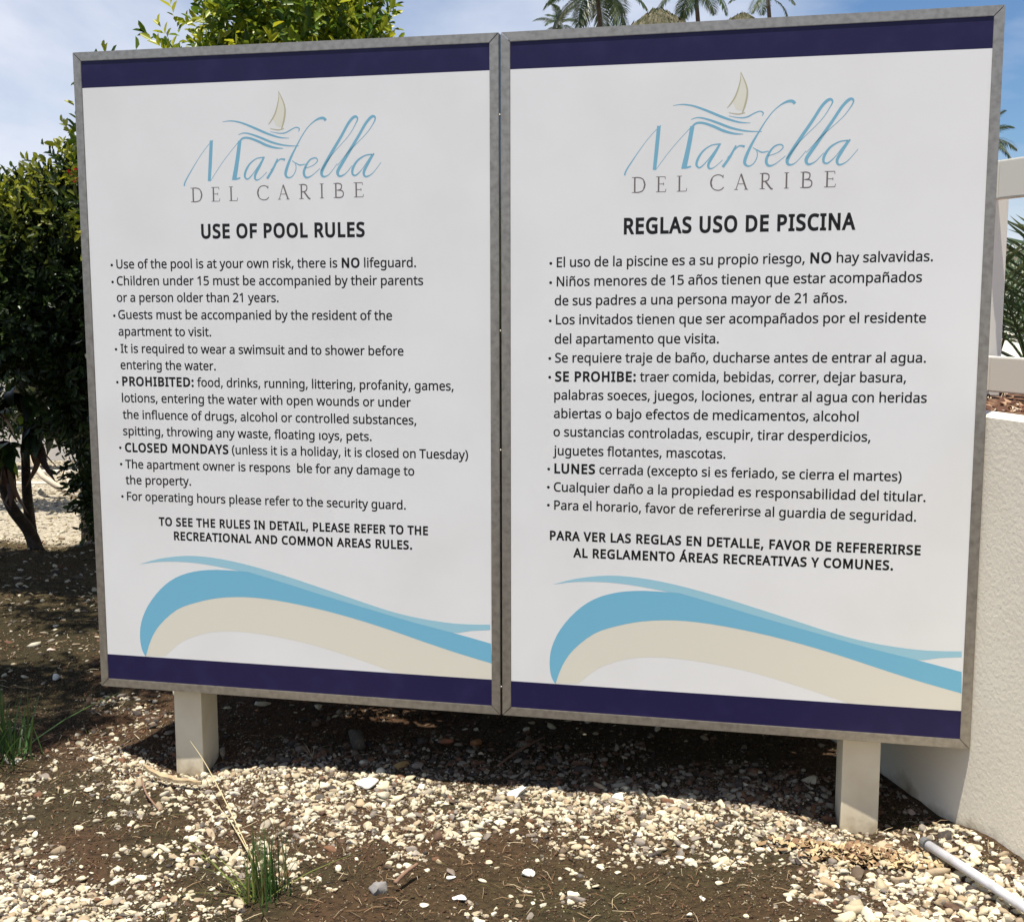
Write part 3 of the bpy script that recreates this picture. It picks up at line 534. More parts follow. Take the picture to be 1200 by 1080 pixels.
  's': [479, [[434, 148, 431, 115, 422, 86, 408, 61, 388, 40, 364, 22, 334, 8, 300, -2, 262, -8, 220, -10, 123, -1, 52, 24, 52, 104, 129, 74, 222, 61, 263, 63, 295, 71, 319, 82, 342, 108, 349, 140, 338, 176, 298, 208, 217, 244, 128, 284, 95, 306, 71, 332, 56, 364, 51, 404, 57, 446, 76, 481, 106, 509, 147, 530, 196, 542, 252, 546, 343, 536, 423, 510, 393, 440, 322, 464, 246, 474, 213, 472, 185, 466, 163, 456, 142, 436, 135, 409, 148, 371, 191, 341, 273, 307, 360, 268, 392, 246, 415, 219, 429, 187]]],
  't': [361, [[264, 62, 305, 65, 339, 73, 339, 6, 299, -5, 249, -10, 222, -8, 196, -4, 171, 4, 149, 17, 130, 33, 114, 55, 102, 82, 94, 116, 92, 156, 92, 468, 16, 468, 16, 510, 93, 545, 128, 659, 180, 659, 180, 536, 335, 536, 335, 468, 180, 468, 180, 158, 183, 128, 190, 104, 203, 85, 230, 68]]],
  'u': [618, [[533, 536, 533, 0, 461, 0, 448, 71, 444, 71, 400, 25, 341, -1, 274, -10, 234, -8, 198, -1, 167, 10, 140, 27, 118, 48, 101, 74, 89, 105, 81, 142, 79, 185, 79, 536, 168, 536, 168, 191, 171, 152, 181, 120, 197, 95, 220, 77, 250, 67, 287, 63, 324, 65, 356, 73, 381, 85, 402, 103, 419, 125, 430, 151, 439, 183, 443, 218, 445, 257, 445, 536]]],
  'v': [508, [[203, 0, 0, 536, 94, 536, 208, 220, 225, 171, 241, 119, 251, 78, 255, 78, 266, 120, 283, 172, 300, 220, 414, 536, 508, 536, 304, 0]]],
  'w': [786, [[431, 303, 419, 344, 408, 383, 400, 418, 394, 445, 390, 445, 384, 418, 376, 383, 366, 343, 354, 302, 258, 1, 158, 1, 11, 537, 102, 537, 176, 251, 191, 192, 203, 136, 211, 91, 215, 91, 222, 121, 230, 159, 240, 199, 251, 235, 346, 537, 442, 537, 534, 235, 548, 186, 562, 135, 570, 92, 574, 92, 581, 134, 594, 190, 610, 251, 685, 537, 775, 537, 626, 1, 523, 1]]],
  'x': [529, [[212, 274, 27, 536, 127, 536, 265, 334, 402, 536, 501, 536, 316, 274, 511, 0, 411, 0, 265, 214, 117, 0, 18, 0]]],
  'y': [510, [[1, 536, 95, 536, 211, 231, 229, 179, 245, 130, 256, 85, 260, 85, 279, 150, 306, 232, 415, 536, 510, 536, 279, -74, 234, -161, 216, -185, 196, -204, 172, -219, 146, -231, 117, -238, 84, -240, 42, -237, 11, -232, 11, -162, 37, -166, 70, -168, 123, -156, 162, -123, 189, -73, 217, -2]]],
  'z': [470, [[431, 0, 39, 0, 39, 58, 327, 468, 56, 468, 56, 536, 424, 536, 424, 470, 140, 68, 431, 68]]],
  'k': [534, [[172, 363, 171, 321, 168, 276, 172, 276, 190, 299, 214, 329, 236, 355, 407, 536, 510, 536, 293, 307, 525, 0, 419, 0, 233, 250, 172, 197, 172, 0, 85, 0, 85, 760, 172, 760]]],
  'ñ': [618, [[343, 546, 402, 541, 450, 525, 488, 499, 515, 462, 532, 412, 537, 349, 537, 0, 450, 0, 450, 343, 447, 383, 437, 415, 421, 440, 398, 458, 368, 468, 330, 472, 277, 466, 236, 450, 207, 422, 188, 384, 177, 336, 173, 278, 173, 0, 85, 0, 85, 536, 156, 536, 169, 463, 174, 463, 218, 509, 277, 537], [126, 606, 137, 659, 160, 699, 193, 725, 236, 734, 278, 725, 318, 705, 354, 685, 388, 677, 408, 681, 423, 691, 443, 735, 493, 735, 487, 699, 475, 668, 459, 642, 438, 623, 413, 611, 384, 607, 343, 615, 303, 635, 266, 655, 232, 664, 211, 660, 196, 650, 177, 606]]],
  'Á': [639, [[545, 0, 459, 221, 176, 221, 91, 0, 0, 0, 279, 717, 360, 717, 638, 0], [352, 517, 342, 546, 328, 589, 318, 624, 307, 583, 296, 546, 287, 517, 206, 301, 432, 301], [466, 934, 440, 900, 402, 858, 361, 817, 323, 784, 265, 784, 265, 796, 297, 841, 332, 894, 360, 944, 466, 944]]],
  '1': [572, [[355, 0, 269, 0, 269, 499, 269, 548, 271, 585, 273, 622, 244, 595, 211, 567, 135, 505, 89, 564, 282, 714, 355, 714]]],
  '5': [572, [[275, 438, 322, 435, 364, 427, 402, 413, 435, 394, 463, 370, 485, 341, 502, 308, 512, 270, 515, 228, 511, 181, 501, 138, 483, 100, 459, 68, 428, 40, 391, 18, 349, 3, 301, -7, 248, -10, 144, 0, 63, 29, 63, 112, 150, 77, 249, 65, 283, 67, 314, 72, 341, 81, 366, 95, 386, 112, 403, 132, 415, 157, 423, 186, 425, 219, 420, 262, 406, 298, 382, 326, 348, 347, 302, 360, 246, 364, 182, 359, 124, 349, 80, 377, 107, 714, 465, 714, 465, 634, 182, 634, 165, 427, 211, 434]]],
  'ı': [258, [[173, 0, 85, 0, 85, 536, 173, 536]]],
  '2': [572, [[520, 0, 48, 0, 48, 73, 235, 262, 326, 358, 382, 440, 393, 468, 399, 498, 401, 529, 397, 565, 385, 595, 366, 618, 340, 635, 310, 646, 275, 649, 242, 647, 211, 641, 183, 631, 103, 581, 56, 640, 117, 683, 190, 713, 275, 724, 318, 721, 356, 714, 390, 701, 420, 683, 444, 662, 464, 635, 479, 605, 488, 571, 491, 534, 488, 497, 481, 462, 468, 429, 451, 396, 429, 364, 404, 333, 308, 231, 159, 84, 159, 80, 520, 80]]],
  '0': [572, [[523, 358, 510, 203, 500, 160, 486, 121, 468, 87, 448, 58, 423, 34, 394, 15, 362, 1, 326, -7, 285, -10, 235, -5, 191, 10, 152, 34, 120, 68, 94, 110, 74, 160, 60, 219, 52, 285, 49, 358, 52, 432, 59, 498, 72, 556, 91, 606, 116, 648, 148, 682, 186, 706, 232, 720, 285, 725, 335, 720, 380, 706, 418, 682, 450, 648, 477, 606, 497, 556, 511, 498, 520, 432], [137, 358, 139, 296, 143, 242, 151, 195, 163, 155, 179, 123, 198, 97, 223, 79, 251, 69, 285, 65, 319, 69, 347, 79, 371, 97, 391, 122, 407, 155, 419, 194, 427, 242, 432, 296, 434, 358, 432, 420, 427, 474, 419, 520, 407, 560, 391, 592, 371, 617, 347, 636, 319, 646, 285, 650, 251, 646, 223, 636, 198, 617, 179, 592, 163, 560, 151, 520, 143, 474, 139, 420]]],
  '(': [300, [[40, 274, 42, 328, 47, 382, 56, 434, 68, 485, 84, 535, 104, 583, 128, 629, 156, 673, 187, 714, 270, 714, 227, 649, 192, 580, 164, 507, 145, 431, 133, 354, 129, 275, 131, 224, 136, 173, 145, 122, 157, 72, 173, 23, 192, -24, 214, -71, 240, -115, 269, -158, 187, -158, 156, -117, 128, -75, 104, -29, 84, 18, 68, 66, 56, 117, 47, 169, 42, 221]]],
  ')': [300, [[260, 274, 258, 221, 253, 169, 244, 117, 232, 67, 216, 18, 196, -29, 173, -75, 145, -117, 113, -158, 31, -158, 60, -115, 86, -71, 108, -24, 127, 23, 143, 72, 155, 122, 164, 173, 169, 224, 171, 275, 169, 327, 164, 379, 155, 431, 143, 482, 127, 531, 108, 580, 86, 627, 60, 672, 30, 714, 113, 714, 145, 673, 173, 629, 196, 583, 216, 535, 232, 485, 244, 434, 253, 382, 258, 328]]],
  ',': [268, [[192, 105, 169, 29, 138, -52, 106, -129, 41, -129, 60, -48, 78, 38, 91, 116, 185, 116]]],
  '.': [268, [[72, 54, 76, 85, 90, 106, 110, 117, 133, 121, 157, 117, 177, 106, 191, 85, 196, 54, 191, 23, 177, 2, 157, -10, 133, -14, 110, -10, 90, 2, 76, 23]]],
  ':': [268, [[72, 54, 76, 85, 90, 106, 110, 117, 133, 121, 157, 117, 177, 106, 191, 85, 196, 54, 191, 23, 177, 2, 157, -10, 133, -14, 110, -10, 90, 2, 76, 23], [72, 482, 76, 514, 90, 535, 110, 546, 133, 550, 157, 546, 177, 535, 191, 514, 196, 482, 191, 451, 177, 430, 157, 418, 133, 414, 110, 418, 90, 430, 76, 451]]],
  '•': [376, [[77, 365, 81, 406, 91, 437, 109, 461, 131, 477, 188, 489, 244, 477, 267, 461, 284, 437, 295, 406, 299, 365, 295, 325, 284, 293, 266, 270, 244, 253, 188, 241, 131, 253, 109, 270, 91, 293, 81, 325]]],
  'ﬂ': [600, [[94, 0, 94, 714, 505, 714, 505, 0], [145, 51, 454, 51, 454, 663, 145, 663]]],
  'ﬁ': [600, [[94, 0, 94, 714, 505, 714, 505, 0], [145, 51, 454, 51, 454, 663, 145, 663]]],
  ' ': [260, []],
}
TEXTS = [
  ['e', [['USE OF POOL RULES', 'b']], [-0.8579, 1.5551, -0.3774, 1.5535], 0.0365, None],
  ['e', [['Use of the pool is at your own risk, there is ', 'r'], ['NO', 'b'], [' lifeguard.', 'r']], [-1.1235, 1.4732, -0.2336, 1.4701], 0.0246, [-1.1378, 1.4827]],
  ['e', [['Children under 15 must be accompanied by their parents', 'r']], [-1.1244, 1.4261, -0.214, 1.4223], 0.0246, [-1.1374, 1.4351]],
  ['e', [['or a person older than 21 years.', 'r']], [-1.1266, 1.3792, -0.6318, 1.3774], 0.0246, None],
  ['e', [['Guests must be accompanied by the resident of the', 'r']], [-1.1243, 1.3307, -0.303, 1.3285], 0.0246, [-1.1366, 1.3395]],
  ['e', [['apartment to visit.', 'r']], [-1.1258, 1.283, -0.8377, 1.2823], 0.0246, None],
  ['e', [['It is required to wear a swimsuit and to shower before', 'r']], [-1.1213, 1.2342, -0.2718, 1.2325], 0.0246, [-1.1357, 1.2437]],
  ['e', [['entering the water.', 'r']], [-1.1238, 1.1872, -0.827, 1.1868], 0.0246, None],
  ['e', [['PROHIBITED:', 'b'], [' food, drinks, running, littering, profanity, games,', 'r']], [-1.1205, 1.14, -0.1314, 1.139], 0.0246, [-1.1361, 1.1492]],
  ['e', [['lotions, entering the water with open wounds or under', 'r']], [-1.1238, 1.0922, -0.2527, 1.0925], 0.0246, None],
  ['e', [['the influence of drugs, alcohol or controlled substances,', 'r']], [-1.1233, 1.0441, -0.2377, 1.044], 0.0246, None],
  ['e', [['spitting, throwing any waste, floating ıoys, pets.', 'r']], [-1.1245, 0.9964, -0.3671, 0.9966], 0.0246, None],
  ['e', [['CLOSED MONDAYS', 'b'], [' (unless it is a holiday, it is closed on Tuesday)', 'r']], [-1.1207, 0.9482, -0.092, 0.9527], 0.0246, [-1.1355, 0.9591]],
  ['e', [['The apartment owner is respons  ble for any damage to', 'r']], [-1.1218, 0.8996, -0.2452, 0.9036], 0.0246, [-1.135, 0.9111]],
  ['e', [['the property.', 'r']], [-1.1229, 0.8529, -0.9156, 0.8553], 0.0246, None],
  ['e', [['For operating hours please refer to the security guard.', 'r']], [-1.1207, 0.8052, -0.271, 0.8079], 0.0246, [-1.1353, 0.816]],
  ['e', [['TO SEE THE RULES IN DETAIL, PLEASE REFER TO THE', 'b']], [-1.022, 0.7346, -0.2078, 0.7389], 0.0232, None],
  ['e', [['RECREATIONAL AND COMMON AREAS RULES.', 'b']], [-0.9757, 0.6941, -0.2541, 0.6966], 0.0232, None],
  ['s', [['REGLAS USO DE PISCINA', 'b']], [0.3272, 1.5508, 0.9048, 1.5546], 0.038, None],
  ['s', [['El uso de la piscine es a su propio riesgo, ', 'r'], ['NO', 'b'], [' hay salvavidas.', 'r']], [0.1513, 1.4671, 1.0911, 1.4743], 0.0246, [0.1355, 1.4768]],
  ['s', [['Niños menores de 15 años tienen que estar acompañados', 'r']], [0.1514, 1.4175, 1.0673, 1.4238], 0.0246, [0.1352, 1.4267]],
  ['s', [['de sus padres a una persona mayor de 21 años.', 'r']], [0.1461, 1.3676, 0.8898, 1.3735], 0.0246, None],
  ['s', [['Los invitados tienen que ser acompañados por el residente', 'r']], [0.1495, 1.318, 1.0806, 1.3242], 0.0246, [0.1343, 1.3269]],
  ['s', [['del apartamento que visita.', 'r']], [0.1464, 1.2672, 0.5755, 1.2705], 0.0246, None],
  ['s', [['Se requiere traje de baño, ducharse antes de entrar al agua.', 'r']], [0.1475, 1.2176, 1.0845, 1.2256], 0.0246, [0.1334, 1.2279]],
  ['s', [['SE PROHIBE:', 'b'], [' traer comida, bebidas, correr, dejar basura,', 'r']], [0.1477, 1.1679, 1.0391, 1.1758], 0.0246, [0.1333, 1.1781]],
  ['s', [['palabras soeces, juegos, lociones, entrar al agua con heridas', 'r']], [0.1455, 1.1192, 1.0905, 1.1257], 0.0246, None],
  ['s', [['abiertas o bajo efectos de medicamentos, alcohol', 'r']], [0.1447, 1.0699, 0.928, 1.0756], 0.0246, None],
  ['s', [['o sustancias controladas, escupir, tirar desperdicios,', 'r']], [0.1439, 1.0209, 0.9588, 1.025], 0.0246, None],
  ['s', [['juguetes flotantes, mascotas.', 'r']], [0.1427, 0.9703, 0.5981, 0.9725], 0.0246, None],
  ['s', [['LUNES', 'b'], [' cerrada (excepto si es feriado, se cierra el martes)', 'r']], [0.1466, 0.922, 1.0379, 0.9262], 0.0246, [0.1312, 0.932]],
  ['s', [['Cualquier daño a la propiedad es responsabilidad del titular.', 'r']], [0.1453, 0.8719, 1.0976, 0.8759], 0.0246, [0.1304, 0.8828]],
  ['s', [['Para el horario, favor de refererirse al guardia de seguridad.', 'r']], [0.1464, 0.8227, 1.0768, 0.8249], 0.0246, [0.1305, 0.834]],
  ['s', [['PARA VER LAS REGLAS EN DETALLE, FAVOR DE REFERERIRSE', 'b']], [0.1349, 0.74, 1.0911, 0.7394], 0.0235, None],
  ['s', [['AL REGLAMENTO ÁREAS RECREATIVAS Y COMUNES.', 'b']], [0.1988, 0.6948, 1.0257, 0.6973], 0.0235, None],
]
